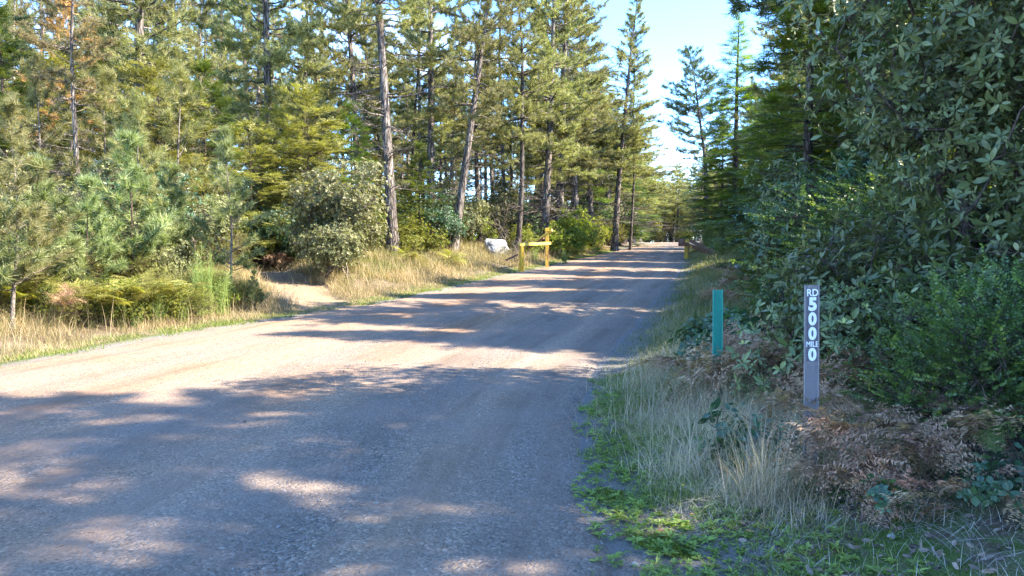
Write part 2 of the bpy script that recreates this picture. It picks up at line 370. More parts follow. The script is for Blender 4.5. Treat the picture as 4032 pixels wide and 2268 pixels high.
def shrub(seed, ells, K, tpls, mats, per=10, spread=.18, tsc=1., up=.35, stems=4, r0=.03, name='shrub', flat=None, shell=.35, tipr=.0035, base_spread=.15, droop=0., mask=None):
    """attractor tree: points in a union of ellipsoids joined back to the base, leaf clusters round every tip"""
    r = TR(seed); global rng; rng = r
    E = np.array(ells, float); vol = np.prod(E[:, 3:], 1) ** .7; ch = r.choice(len(E), K, p=vol / vol.sum())
    D = nrm(r.normal(size=(K, 3))); rr = r.random(K) ** shell
    A = E[ch, :3] + D * E[ch, 3:] * rr[:, None]
    A = A[A[:, 2] > .06]
    if mask is not None: A = A[mask(A)]
    nodes, par, pl = [], [], []
    ctr = E[:, :3].mean(0)
    for s in range(stems):
        a = s * 6.28 / stems + r.uniform(0, 1); b = np.array([math.cos(a), math.sin(a), 0]) * base_spread * r.uniform(.2, 1)
        tgt = E[s % len(E), :3] + r.normal(0, .15, 3) * E[s % len(E), 3:]
        prev = -1
        for q in range(5):
            p = b * (1 - q / 5) + (tgt * np.array([1, 1, .75])) * (q / 4.) ** 1.1 * .85 + r.normal(0, .03, 3) * (q > 0)
            if q == 0: p = b - np.array([0, 0, .1])
            nodes.append(p); par.append(prev); pl.append(0 if prev < 0 else pl[prev] + np.linalg.norm(p - nodes[prev])); prev = len(nodes) - 1
    A = A[np.argsort(np.linalg.norm(A - ctr * [1, 1, .3], axis=1))]
    Nn = np.zeros((len(nodes) + 2 * len(A), 3)); Nn[:len(nodes)] = nodes; PL = np.zeros(len(Nn)); PL[:len(nodes)] = pl; c = len(nodes)
    tips = []
    for a in A:
        d = np.linalg.norm(Nn[:c] - a, axis=1) + .25 * PL[:c] + .6 * np.maximum(Nn[:c, 2] - a[2], 0); i = int(np.argmin(d))
        mid = (Nn[i] + a) / 2 + r.normal(0, .06, 3) * np.linalg.norm(a - Nn[i]) + np.array([0, 0, .05 * np.linalg.norm(a - Nn[i])])
        Nn[c] = mid; par.append(i); PL[c] = PL[i] + np.linalg.norm(mid - Nn[i]); Nn[c + 1] = a; par.append(c); PL[c + 1] = PL[c] + np.linalg.norm(a - mid)
        tips.append(c + 1); c += 2
    par = np.array(par); cnt = np.ones(c)
    for i in range(c - 1, -1, -1):
        if par[i] >= 0: cnt[par[i]] += cnt[i]
    rad = np.maximum(tipr * cnt ** .42, tipr); rad = rad / max(rad.max(), 1e-6) * r0 if rad.max() > r0 else rad
    rad = np.maximum(rad, tipr * .7)
    wood = MB(); leaf = MB()
    e = np.where(par >= 0)[0]
    tubes(wood, np.stack([Nn[par[e]], Nn[e]], 1), np.stack([np.minimum(rad[par[e]], rad[e] * 1.5), rad[e]], 1), 5, 0)
    tips = np.array(tips); j = np.repeat(tips, per)
    off = np.clip(r.normal(0, spread, (len(j), 3)), -1.7 * spread, 1.7 * spread) * [1, 1, .8]; FP = Nn[j] + off
    FD = nrm(nrm(off) * .6 + nrm(Nn[j] - Nn[par[j]]) * .5 + nrm(Nn[j] - ctr) * .45 + np.array([0, 0, up]) + r.normal(0, .3, (len(j), 3)))
    ok = FP[:, 2] > .03; FP, FD, j = FP[ok], FD[ok], j[ok]
    tubes(wood, np.stack([Nn[j], (Nn[j] + FP) / 2 + r.normal(0, .01, FP.shape), FP], 1), np.full((len(j), 3), tipr * .55), 3, 0)
    if droop: FD[:, 2] = FD[:, 2] * (1 - droop) - .05; FD = nrm(FD)
    stamp(leaf, tpls, FP, frames(FD) if flat is None else frames(FD, flat), tsc * r.uniform(.6, 1.25, len(FP)), 0)
    return wood.mesh(name + '_stem', mats[0]), leaf.mesh(name + '_foliage', mats[1])

def frond(seed, L=.8, n=13, wid=.55, arch=.35, crumple=0., name='frond', m=None, dens=1.):
    """bracken frond: stalk, paired pinnae, each with rows of pinnules; grows along +x, arching down"""
    r = TR(seed); mb = MB()
    s = np.linspace(0, 1, 12); P = np.stack([L * s, .05 * L * np.sin(s * 3 + r.uniform(0, 3)), L * (.55 * s - arch * 1.9 * s ** 2)], 1)
    tubes(mb, P, np.linspace(.005, .0015, 12), 4, 0, .15)
    def at(t): return np.array([np.interp(t, s, P[:, j]) for j in range(3)])
    for i in range(n):
        t = .22 + .76 * i / n; p0 = at(t); tg = at(min(t + .02, 1)) - at(t - .02); tg /= np.linalg.norm(tg)
        pl = wid * L * .62 * (1 - (t - .22) / .8) ** .75 * r.uniform(.85, 1.1)
        for sd in (-1, 1):
            hz = np.cross(tg, [0, 0, 1.]); hz /= np.linalg.norm(hz)
            d = hz * sd * .93 + tg * .42 + np.array([0, 0, r.normal(.02, .05 + crumple * .6)]); d /= np.linalg.norm(d)
            dr = -.18 - crumple * r.uniform(-.5, 1.5)
            k = max(int(pl / .016 * dens), 4); q = (np.arange(k) + .5) / k
            C = p0 + d * (pl * q)[:, None] + np.array([0, 0, dr * pl]) * (q ** 2)[:, None]
            if crumple: C = C + np.cumsum(r.normal(0, .012 * crumple, C.shape), 0)
            up = np.cross(d, tg) * sd; up = up if up[2] > 0 else -up
            pw = pl * .2 * (1 - q) ** .6 + .006
            b = nrm(np.cross(d, up))
            wv = b * (pw)[:, None]; hw = d * (pl / k * .42)
            jit = r.normal(0, .004 + .01 * crumple, (k, 3)); ud = np.array(up) * (-.15 * pw)[:, None]
            for s2 in (-1, 1):
                V = np.stack([C - hw * .9, C + wv * s2 + hw * .6 + jit + ud, C + hw * 1.1], 1).reshape(-1, 3)
                F = np.arange(3 * k).reshape(-1, 3)
                mb.add(V, F, 0, False, np.repeat(np.clip(r.uniform(.3, .8) + r.normal(0, .15, k), 0, 1), 3))
    return mb.mesh(name, m)

def blades(mb, x, y, z, h, w, lean=.35, curl=.3, segs=3, r=None, rn=None, mat=0, az=None):
    """grass blades as tapered curved strips"""
    r = r or TR(1); n = len(x); az = r.uniform(0, 2 * PI, n) if az is None else az; ln = np.abs(r.normal(0, lean, n)); cu = r.uniform(0, curl, n)
    fa = az + PI / 2 + r.normal(0, .5, n)
    q = np.linspace(0, 1, segs + 1)
    hd = np.stack([np.cos(az), np.sin(az)], 1)
    out = (ln[:, None] * q + cu[:, None] * q ** 2.5) * h[:, None]
    C = np.zeros((n, segs + 1, 3)); C[..., 0] = x[:, None] + hd[:, :1] * out; C[..., 1] = y[:, None] + hd[:, 1:] * out
    C[..., 2] = z[:, None] + h[:, None] * (q - .35 * (ln + cu)[:, None] * q ** 2)
    ww = w[:, None] * (1 - q ** 1.6)[None] * .5; S = np.stack([np.cos(fa), np.sin(fa), np.zeros(n)], 1)
    Lf = C[:, :-1] - S[:, None] * ww[:, :-1, None]; Rt = C[:, :-1] + S[:, None] * ww[:, :-1, None]
    V = np.concatenate([np.stack([Lf, Rt], 2).reshape(n, -1, 3), C[:, -1:]], 1); k = V.shape[1]
    o = (np.arange(n) * k)[:, None]
    F4 = np.concatenate([o + np.array([2 * i, 2 * i + 1, 2 * i + 3, 2 * i + 2]) for i in range(segs - 1)]) if segs > 1 else np.zeros((0, 4), int)
    F3 = o + np.array([k - 3, k - 2, k - 1])
    rr = r.random(n) if rn is None else rn
    mb.add(V.reshape(-1, 3), [F4, F3], mat, False, np.repeat(rr, k))

# ------------------------------------------------------------------ object helpers
def tag(o, label=None, cat=None, group=None, kind=None):
    if label: o['label'] = label
    if cat: o['category'] = cat
    if group: o['group'] = group
    if kind: o['kind'] = kind
    return o
def obj(name, me, parent=None, loc=(0, 0, 0), rot=(0, 0, 0), sc=1.):
    o = bpy.data.objects.new(name, me); col.objects.link(o); o.location = loc; o.rotation_euler = rot
    o.scale = (sc,) * 3 if np.isscalar(sc) else sc
    if parent: o.parent = parent
    return o
def plant(kind, meshes, x, y, rz=0., sc=1., label='', cat='tree', group=None, parts=('trunk', 'crown'), dz=0., tilt=(0, 0)):
    """one plant: an Empty at its foot with its wood and its foliage as parts (mesh data may be shared)"""
    e = bpy.data.objects.new(kind, None); col.objects.link(e); e.empty_display_size = .2
    e.location = (x, y, gh1(x, y) + dz); e.rotation_euler = (tilt[0], tilt[1], rz); e.scale = (sc,) * 3 if np.isscalar(sc) else sc
    tag(e, label, cat, group)
    for nme, me in zip(parts, meshes): obj(nme, me, e)
    return e

# ------------------------------------------------------------------ terrain
_yk = np.array([-60, -20, 0, 3.5, 6.3, 9.3, 12.5, 18.3, 27, 36, 47, 75, 105, 140, 200, 500.])
_xr = np.array([-4, -1.6, -.1, .40, .62, 1.06, 1.83, 3.46, 6.0, 8.3, 10.9, 17.6, 24.4, 32, 44, 100.])
_yl = np.array([-60, -20, 5, 10.1, 12.8, 14.4, 17, 18.6, 24, 30, 36, 42, 75, 105, 140, 200, 500.])
_xl = np.array([-11, -8.6, -7.6, -7.0, -6.5, -5.8, -4.55, -3.7, -1.75, .25, 2.1, 3.9, 12.4, 19.6, 27, 39, 95.])
_zk = np.array([-60, 9, 12.5, 17, 24, 31, 42, 75, 105, 120, 135, 160, 500.])
_zz = np.array([0, 0, .03, .18, .55, .88, 1.32, 2.35, 3.2, 3.48, 3.35, 2.6, -2.])
def XR(y): return np.interp(y, _yk, _xr)
def XL(y): return np.interp(y, _yl, _xl)
def zr(y): return (np.interp(y - 2, _zk, _zz) + np.interp(y, _zk, _zz) + np.interp(y + 2, _zk, _zz)) / 3
_path = np.array([[-3.2, 17.2], [-4.6, 18.3], [-5.6, 19.8], [-6.6, 21.6], [-7.9, 23.6], [-9.8, 26.2], [-12.5, 29.], [-17, 33]])
def pdist(x, y):
    x = np.asarray(x, float); y = np.asarray(y, float); best = np.full(np.broadcast(x, y).shape, 1e9)
    for a, b in zip(_path[:-1], _path[1:]):
        d = b - a; t = np.clip(((x - a[0]) * d[0] + (y - a[1]) * d[1]) / (d @ d), 0, 1)
        best = np.minimum(best, np.hypot(x - a[0] - t * d[0], y - a[1] - t * d[1]))
    return best
def sm(a, b, x):
    t = np.clip((x - a) / (b - a), 0, 1); return t * t * (3 - 2 * t)
def bumps(x, y):
    return .5 * (np.sin(x * 1.3 + 1.7 * np.sin(y * .7)) * np.sin(y * 1.1 + 1.3) + .6 * np.sin(x * 2.9 + y * 1.9) * np.sin(y * 2.3 - x * .8 + 2) + .35 * np.sin(x * 6.1 - y * 2.2) * np.sin(y * 5.3 + 1))
def gh(x, y):
    """ground height"""
    x = np.asarray(x, float); y = np.asarray(y, float)
    z = zr(y); sl = (XL(y) - x) * .85; sr = (x - XR(y)) * .95
    pd = pdist(x, y); pf = sm(.4, 2.0, pd) * .45 + .55
    bl = .62 * sm(.2, 4.2, sl) + .022 * np.maximum(sl, 0).clip(0, 60) * (1 - sm(50, 95, y))
    k = sm(9, 20, y)
    z = z + bl * (.55 + .45 * k) * np.where(sl > 0, pf, 1)
    z = z + .14 * sm(.1, 1.6, sr) + .05 * np.clip(sr - 1, 0, 30)
    off = sm(.05, .9, np.maximum(sl, sr))
    return z + off * .09 * bumps(x, y) + .025 * np.sin(x * .4) * np.sin(y * .35)
def gh1(x, y): return float(gh(x, y))
def inroad(x, y, m=0.): return (x > XL(y) - m) & (x < XR(y) + m)
# ------------------------------------------------------------------ ground, road, track
def axis(fine0, fine1, st, lo, hi, g=1.12):
    a = list(np.arange(fine0, fine1, st)); s = st
    while a[-1] < hi: s *= g; a.append(a[-1] + s)
    s = st; b = [fine0]
    while b[-1] > lo: s *= g; b.append(b[-1] - s)
    return np.array(b[:0:-1] + a)
gx = axis(-13, 12, .16, -165, 165); gy = axis(1.5, 40, .2, -50, 240)
X, Y = np.meshgrid(gx, gy)
inside = np.minimum(X - XL(Y), XR(Y) - X)
Z = gh(X, Y) - .10 * sm(.0, .5, inside) - .05 * (1 - sm(.55, .95, pdist(X, Y))) * (X < XL(Y))
g = MB(); nx, ny = len(gx), len(gy)
i, j = np.meshgrid(np.arange(nx - 1), np.arange(ny - 1)); b0 = (j * nx + i).ravel()
g.add(np.stack([X, Y, Z], -1).reshape(-1, 3), np.stack([b0, b0 + 1, b0 + 1 + nx, b0 + nx], 1), 0, True)
m, nt = mat('forest_floor')
tc = N(nt, 'ShaderNodeTexCoord'); O = tc.outputs['Object']
at = N(nt, 'ShaderNodeAttribute', attribute_name='green'); ad = N(nt, 'ShaderNodeAttribute', attribute_name='gravelly')
n1 = noise(nt, O, 1.2, 6, .65); n2 = noise(nt, O, 22, 5, .7); n3 = noise(nt, O, 110, 3, .7)
soil = ramp(nt, n2, [(.3, (.05, .036, .026)), (.55, (.12, .088, .064)), (.8, (.21, .165, .125))])
straw = ramp(nt, n3, [(.35, (.08, .06, .045)), (.65, (.27, .215, .15))])
c = mixc(nt, ramp(nt, n1, [(.4, (0, 0, 0)), (.6, (1, 1, 1))]), soil, straw)
grn = ramp(nt, n3, [(.3, (.03, .06, .012)), (.7, (.11, .15, .035))])
gf = mth(nt, 'MULTIPLY', at.outputs['Fac'], ramp(nt, noise(nt, O, 3.2, 5, .65), [(.38, (0, 0, 0)), (.55, (1, 1, 1))]))
c = mixc(nt, gf, c, grn)
grv = ramp(nt, n3, [(.3, (.10, .095, .09)), (.5, (.17, .16, .15)), (.75, (.27, .26, .245))])
c = mixc(nt, ad.outputs['Fac'], c, grv)
p = N(nt, 'ShaderNodeBsdfPrincipled'); lk(nt, c, p.inputs['Base Color']); p.inputs['Roughness'].default_value = .95; p.inputs['Specular IOR Level'].default_value = .1
b = N(nt, 'ShaderNodeBump'); b.inputs['Strength'].default_value = .8; b.inputs['Distance'].default_value = .02
lk(nt, mth(nt, 'ADD', n2, n3), b.inputs['Height']); lk(nt, b.outputs[0], p.inputs['Normal'])
lk(nt, p.outputs[0], N(nt, 'ShaderNodeOutputMaterial').inputs[0]); M['ground'] = m
gme = g.mesh('ground', m)
srr = (X - XR(Y)).ravel(); sll = (XL(Y) - X).ravel(); Yf = Y.ravel()
a = gme.attributes.new('green', 'FLOAT', 'POINT')
a.data.foreach_set('value', (sm(.05, .3, srr) * (1 - sm(1.6, 3, srr)) + (1 - sm(.4, 1.4, sll)) * sm(0, .1, sll) * .9).astype(np.float32))
a = gme.attributes.new('gravelly', 'FLOAT', 'POINT')
gv = (1 - sm(-.1, .5, srr)) * sm(-9, 0, srr) ; gv = np.maximum(gv * (srr < 1), (1 - sm(.0, .25, sll)) * (sll > -9) * .8)
nearR = (1 - sm(3.5, 6.0, Yf)) * (1 - sm(.2, 1.3, srr)) * (srr > -1); gv = np.maximum(gv, nearR * .9)
a.data.foreach_set('value', gv.astype(np.float32))
tag(obj('ground', gme), kind='structure')

# road sheet
ys = np.concatenate([np.arange(-20, 0, 1.), np.arange(0, 45, .25), np.arange(45, 200, 1.5)])
tk = np.linspace(0, 1, 61)
YY, TT = np.meshgrid(ys, tk, indexing='ij')
wob = (np.sin(YY * 1.7) * .06 + np.sin(YY * 4.3 + 1) * .04 + np.sin(YY * .6) * .08)
xl = XL(YY) - .05 + wob; xr_ = XR(YY) + .05 + .22 * (1 - sm(3.6, 5.2, YY)) * sm(-2, 1, YY) + np.sin(YY * 2.1 + 2) * .06 + np.sin(YY * 5.2) * .035
XX = xl + (xr_ - xl) * TT
dr = (XR(YY) - XX)
ZZ = gh(XX, YY) + .02 * np.sin(PI * TT) - .012 * np.exp(-((dr - 1.5) / .28) ** 2) - .012 * np.exp(-((dr - 3.2) / .3) ** 2) + .008 * np.exp(-((dr - 2.3) / .25) ** 2)
edge = np.minimum(TT, 1 - TT) * (xr_ - xl); ZZ -= .055 * (1 - sm(0, .22, edge)); ZZ += .012
rd = MB(); a_, b_ = YY.shape
i, j = np.meshgrid(np.arange(b_ - 1), np.arange(a_ - 1)); b0 = (j * b_ + i).ravel()
rd.add(np.stack([XX, YY, ZZ], -1).reshape(-1, 3), np.stack([b0, b0 + 1, b0 + 1 + b_, b0 + b_], 1), 0, True)
m, nt = mat('gravel_road')
tc = N(nt, 'ShaderNodeTexCoord'); O = tc.outputs['Object']
ac = N(nt, 'ShaderNodeAttribute', attribute_name='across'); al = N(nt, 'ShaderNodeAttribute', attribute_name='along')
cv = N(nt, 'ShaderNodeCombineXYZ'); lk(nt, ac.outputs['Fac'], cv.inputs[0]); lk(nt, mth(nt, 'MULTIPLY', al.outputs['Fac'], .06), cv.inputs[1])
band = noise(nt, cv.outputs[0], 2.1, 5, .6, .3)
patch = noise(nt, O, .55, 5, .6); fine = noise(nt, O, 45, 4, .8); mid = noise(nt, O, 9, 5, .7)
def vor(sc, feat='F1'):
    v = N(nt, 'ShaderNodeTexVoronoi', feature=feat); v.inputs['Scale'].default_value = sc; lk(nt, O, v.inputs['Vector']); return v
v1 = vor(55); v2 = vor(38); v3 = vor(120)
stone = ramp(nt, v1.outputs['Color'], [(.0, (.085, .082, .08)), (.45, (.17, .162, .152)), (.8, (.28, .265, .248)), (1, (.50, .475, .45))])
dirt = ramp(nt, fine, [(.25, (.15, .138, .13)), (.55, (.215, .197, .182)), (.8, (.29, .265, .243))])
loose = ramp(nt, mth(nt, 'ADD', mth(nt, 'MULTIPLY', band, .75), mth(nt, 'MULTIPLY', mid, .3)), [(.42, (0, 0, 0)), (.6, (1, 1, 1))])
c = mixc(nt, mth(nt, 'ADD', mth(nt, 'MULTIPLY', loose, .7), .15), dirt, stone)
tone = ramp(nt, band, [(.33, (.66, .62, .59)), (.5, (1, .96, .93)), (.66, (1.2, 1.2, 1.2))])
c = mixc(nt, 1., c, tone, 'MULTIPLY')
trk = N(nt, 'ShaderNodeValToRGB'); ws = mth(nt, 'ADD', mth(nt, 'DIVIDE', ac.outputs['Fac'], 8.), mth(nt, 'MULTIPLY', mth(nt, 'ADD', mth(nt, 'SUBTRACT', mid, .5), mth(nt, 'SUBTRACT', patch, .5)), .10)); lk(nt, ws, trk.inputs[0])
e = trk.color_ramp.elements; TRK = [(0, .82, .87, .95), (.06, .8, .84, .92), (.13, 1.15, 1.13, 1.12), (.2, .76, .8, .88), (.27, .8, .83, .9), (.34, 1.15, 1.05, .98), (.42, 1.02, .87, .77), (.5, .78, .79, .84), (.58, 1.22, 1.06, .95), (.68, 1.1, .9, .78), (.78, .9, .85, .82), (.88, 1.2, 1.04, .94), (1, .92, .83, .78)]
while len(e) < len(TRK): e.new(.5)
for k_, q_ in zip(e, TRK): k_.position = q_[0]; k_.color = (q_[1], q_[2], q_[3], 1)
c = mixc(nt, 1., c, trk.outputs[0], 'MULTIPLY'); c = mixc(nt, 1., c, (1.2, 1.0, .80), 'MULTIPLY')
red = ramp(nt, patch, [(.42, (0, 0, 0)), (.62, (1, 1, 1))])
c = mixc(nt, mth(nt, 'MULTIPLY', red, .5), c, mixc(nt, fine, (.19, .15, .128), (.29, .235, .20)))
lt = N(nt, 'ShaderNodeMath', operation='LESS_THAN'); lk(nt, v3.outputs['Distance'], lt.inputs[0]); lt.inputs[1].default_value = .17
c = mixc(nt, mth(nt, 'MULTIPLY', lt.outputs[0], mth(nt, 'ADD', mth(nt, 'MULTIPLY', loose, .5), .2)), c, (.34, .33, .32))
p = N(nt, 'ShaderNodeBsdfPrincipled'); lk(nt, c, p.inputs['Base Color']); p.inputs['Roughness'].default_value = .9; p.inputs['Specular IOR Level'].default_value = .2
h = mth(nt, 'ADD', mth(nt, 'MULTIPLY', mth(nt, 'SUBTRACT', 1., v1.outputs['Distance']), mth(nt, 'ADD', loose, .35)), mth(nt, 'ADD', mth(nt, 'MULTIPLY', fine, .8), mth(nt, 'MULTIPLY', mid, 1.6)))
b = N(nt, 'ShaderNodeBump'); b.inputs['Strength'].default_value = .9; b.inputs['Distance'].default_value = .016
lk(nt, h, b.inputs['Height']); lk(nt, b.outputs[0], p.inputs['Normal'])
lk(nt, p.outputs[0], N(nt, 'ShaderNodeOutputMaterial').inputs[0])
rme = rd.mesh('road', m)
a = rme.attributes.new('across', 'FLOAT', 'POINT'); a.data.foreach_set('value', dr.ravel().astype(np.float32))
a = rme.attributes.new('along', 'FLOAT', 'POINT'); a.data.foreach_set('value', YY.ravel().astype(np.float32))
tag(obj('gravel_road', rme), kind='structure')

# dirt track that leaves the road to the left
pp = np.array([[np.interp(q, np.arange(len(_path)), _path[:, k]) for k in (0, 1)] for q in np.linspace(0, len(_path) - 1, 120)])
tg = np.gradient(pp, axis=0); tg /= np.linalg.norm(tg, axis=1)[:, None]; nr = np.stack([-tg[:, 1], tg[:, 0]], 1)
ww = np.linspace(-1, 1, 13)
wv = .95 + .12 * np.sin(np.arange(120) * .35) + .9 * np.exp(-np.arange(120) / 14.)
TP = pp[:, None] + nr[:, None] * ww[None, :, None] * wv[:, None, None]
TZ = gh(TP[..., 0], TP[..., 1]) + .012 - .075 * np.abs(ww[None]) ** 6
ok = TP[..., 0] < XL(TP[..., 1]) + .3
TZ = np.where(ok, TZ, TZ - .05)
tr = MB(); i, j = np.meshgrid(np.arange(12), np.arange(119)); b0 = (j * 13 + i).ravel()
tr.add(np.concatenate([TP, TZ[..., None]], -1).reshape(-1, 3), np.stack([b0, b0 + 1, b0 + 14, b0 + 13], 1), 0, True)
m, nt = mat('pale_dirt'); tc = N(nt, 'ShaderNodeTexCoord'); O = tc.outputs['Object']
n2 = noise(nt, O, 14, 6, .75); n3 = noise(nt, O, 90, 3, .7)
c = ramp(nt, n2, [(.3, (.09, .06, .04)), (.5, (.19, .14, .095)), (.7, (.29, .225, .155))])
c = mixc(nt, ramp(nt, n3, [(.5, (0, 0, 0)), (.7, (1, 1, 1))]), c, (.32, .25, .17))
p = N(nt, 'ShaderNodeBsdfPrincipled'); lk(nt, c, p.inputs['Base Color']); p.inputs['Roughness'].default_value = .95; p.inputs['Specular IOR Level'].default_value = .1
b = N(nt, 'ShaderNodeBump'); b.inputs['Strength'].default_value = .6; b.inputs['Distance'].default_value = .02; lk(nt, mth(nt, 'ADD', n2, n3), b.inputs['Height']); lk(nt, b.outputs[0], p.inputs['Normal'])
lk(nt, p.outputs[0], N(nt, 'ShaderNodeOutputMaterial').inputs[0])
tag(obj('dirt_path', tr.mesh('dirt_path', m)), kind='structure')

# loose stones on the road and its shoulder
r = TR(11); n = 40000
y = 2.9 + 10 * r.random(n) ** 1.7; x = XR(y) + .4 - r.random(n) ** .85 * 7.8
keep = (np.sin(x * 2.6 + y * .9 + 1.5 * np.sin(y * .5)) + .7 * np.sin((XR(y) - x) * 3.7) + r.normal(0, .8, n)) > .35
keep |= (x > XR(y) - .7); x, y = x[keep], y[keep]; n = len(x)
ico_v = nrm(np.array([[0, 0, 1], [1, 0, 0], [0, 1, 0], [-1, 0, 0], [0, -1, 0], [0, 0, -1.], [.7, .7, .5], [-.7, .6, -.2]]))
def rock_t(s):
    q = TR(s); v = np.array([[0, 0, 1], [1, 0, .1], [.2, 1, 0], [-1, .1, 0], [0, -1, .15], [0, 0, -.6]]) * q.uniform(.6, 1.1, (6, 1)) * [1, .8, .6]
    f = np.array([[0, 1, 2], [0, 2, 3], [0, 3, 4], [0, 4, 1], [5, 2, 1], [5, 3, 2], [5, 4, 3], [5, 1, 4]])
    return v, [f], np.full(6, q.random())
RT = [rock_t(s) for s in range(8)]
sz = .0042 + .007 * r.random(n) ** 2 + .015 * r.random(n) ** 24
sz = np.minimum(sz * (1 + y * .03), .022)
z = gh(x, y) + .012 + .02 * np.sin(PI * np.clip((x - XL(y)) / (XR(y) - XL(y)), 0, 1)) - .004
z = np.where(x > XR(y), gh(x, y), z)
peb = MB(); rng = r
stamp(peb, RT, np.stack([x, y, z], 1), frames(nrm(np.array([[0, 0, 1.]]) + r.normal(0, .25, (n, 3)))), sz, 0, 1.)
M['stone'] = leafmat('road_stone', [(0, (.12, .115, .115)), (.6, (.19, .18, .175)), (.93, (.28, .27, .26)), (1, (.45, .43, .41))], 0, .85, .25)
tag(obj('loose_gravel', peb.mesh('loose_gravel', M['stone'])), 'loose grey stones scattered over the shaded gravel road', 'gravel', kind='stuff')

mb = MB(); n = 2600; y = 3. + 14 * r.random(n) ** 1.3; x = XR(y) - .1 - r.random(n) * 7.2
z = gh(x, y) + .014 + .02 * np.sin(PI * np.clip((x - XL(y)) / (XR(y) - XL(y)), 0, 1))
a = r.uniform(0, 6.28, n); L = r.uniform(.012, .05, n) * (1 + 1.5 * (r.random(n) > .96))
P0_ = np.stack([x, y, z], 1); D_ = np.stack([np.cos(a), np.sin(a), r.normal(0, .05, n)], 1) * L[:, None]
tubes(mb, np.stack([P0_, P0_ + D_ * .5 + r.normal(0, .002, (n, 3)), P0_ + D_], 1), np.full((n, 3), .0013), 3)
tag(obj('needle_litter', mb.mesh('needle_litter', leafmat('road_litter', [(0, (.06, .04, .03)), (.6, (.2, .14, .09)), (1, (.42, .34, .24))], 0, .8, .2))), 'fallen needles and twig bits strewn on the road', 'litter', kind='stuff')
# ------------------------------------------------------------------ posts, gates, boulder
def simple(name, colr, rough=.6, metal=0., spec=.4, var=.25, sc=30, bump=0., streak=None):
    m, nt = mat(name); tc = N(nt, 'ShaderNodeTexCoord'); n1 = noise(nt, tc.outputs['Object'], sc, 5, .7)
    c = ramp(nt, n1, [(.3, tuple(k * (1 - var) for k in colr)), (.7, tuple(min(k * (1 + var), 1) for k in colr))])
    if streak:
        mp = N(nt, 'ShaderNodeMapping'); mp.inputs['Scale'].default_value = streak[2]; lk(nt, tc.outputs['Object'], mp.inputs[0])
        n2 = noise(nt, mp.outputs[0], 1., 6, .7); c = mixc(nt, ramp(nt, n2, [(streak[1], (0, 0, 0)), (streak[1] + .07, (1, 1, 1))]), c, streak[0])
    p = N(nt, 'ShaderNodeBsdfPrincipled'); lk(nt, c, p.inputs['Base Color']); p.inputs['Roughness'].default_value = rough
    p.inputs['Metallic'].default_value = metal; p.inputs['Specular IOR Level'].default_value = spec
    if bump:
        b = N(nt, 'ShaderNodeBump'); b.inputs['Strength'].default_value = bump; b.inputs['Distance'].default_value = .01
        lk(nt, n1, b.inputs['Height']); lk(nt, b.outputs[0], p.inputs['Normal'])
    lk(nt, p.outputs[0], N(nt, 'ShaderNodeOutputMaterial').inputs[0]); return m
M['post_grey'] = simple('grey_plastic_post', (.17, .155, .17), .55, var=.12, sc=9, streak=((.26, .235, .22), .55, (14, 14, 3)))
M['rib_grey'] = simple('grey_post_edge', (.215, .195, .205), .5, var=.1)
M['post_green'] = simple('green_plastic_post', (.012, .20, .155), .5, var=.12, sc=9, streak=((.06, .26, .20), .56, (14, 14, 3)))
M['rib_green'] = simple('green_post_edge', (.02, .27, .215), .45, var=.1)
M['green_low'] = simple('dark_green_foot', (.008, .085, .075), .7, var=.4, sc=40)
M['decal'] = simple('decal_film', (.10, .088, .115), .4, var=.08)
M['white'] = simple('white_lettering', (.80, .81, .83), .45, var=.04)
M['yellow'] = simple('worn_yellow_paint', (.55, .34, .03), .5, var=.2, sc=20, streak=((.20, .085, .035), .57, (6, 6, 2.)))
M['yellow_pale'] = simple('faded_yellow_paint', (.60, .46, .09), .6, var=.15, sc=20, streak=((.3, .16, .06), .64, (6, 6, 6)))
M['rust'] = simple('rusty_steel', (.13, .06, .035), .8, var=.5, sc=25, bump=.4, streak=((.40, .26, .05), .56, (5, 5, 1.5)))
M['rust_dark'] = simple('dark_rusty_steel', (.17, .09, .06), .75, var=.4, sc=25, bump=.4)
M['wood_post'] = simple('weathered_yellow_post', (.50, .33, .05), .85, var=.35, sc=16, bump=.5, streak=((.16, .08, .045), .54, (9, 9, 1.6)))

def extrude_profile(mb, prof, z0, z1, mat=0):
    n = len(prof); V = [[x, y, z0] for x, y in prof] + [[x, y, z1] for x, y in prof]
    F = [[i, (i + 1) % n, n + (i + 1) % n, n + i] for i in range(n)]
    mb.add(V, np.array(F), mat)
    c = len(prof); V2 = [[x, y, z1] for x, y in prof] + [[sum(p[0] for p in prof) / n, sum(p[1] for p in prof) / n, z1]]
    mb.add(V2, np.array([[i, (i + 1) % n, n] for i in range(n)]), mat)
def box(mb, c, h, mat=0, Rm=None, bev=.003):
    """bevelled box, centre c, half sizes h"""
    bv = min(bev, min(h) * .4); V = []; 
    import itertools
    bm = __import__('bmesh').new(); __import__('bmesh').ops.create_cube(bm, size=1)
    for v in bm.verts: v.co = Vector((v.co.x * h[0] * 2, v.co.y * h[1] * 2, v.co.z * h[2] * 2))
    __import__('bmesh').ops.bevel(bm, geom=bm.edges[:], offset=bv, segments=1, affect='EDGES')
    bm.verts.ensure_lookup_table(); V = np.array([v.co[:] for v in bm.verts])
    if Rm is not None: V = V @ np.array(Rm).T
    V = V + np.array(c); f3 = [[v.index for v in f.verts] for f in bm.faces if len(f.verts) == 3]; f4 = [[v.index for v in f.verts] for f in bm.faces if len(f.verts) == 4]
    mb.add(V, [np.array(q) for q in (f3, f4) if q], mat); bm.free()
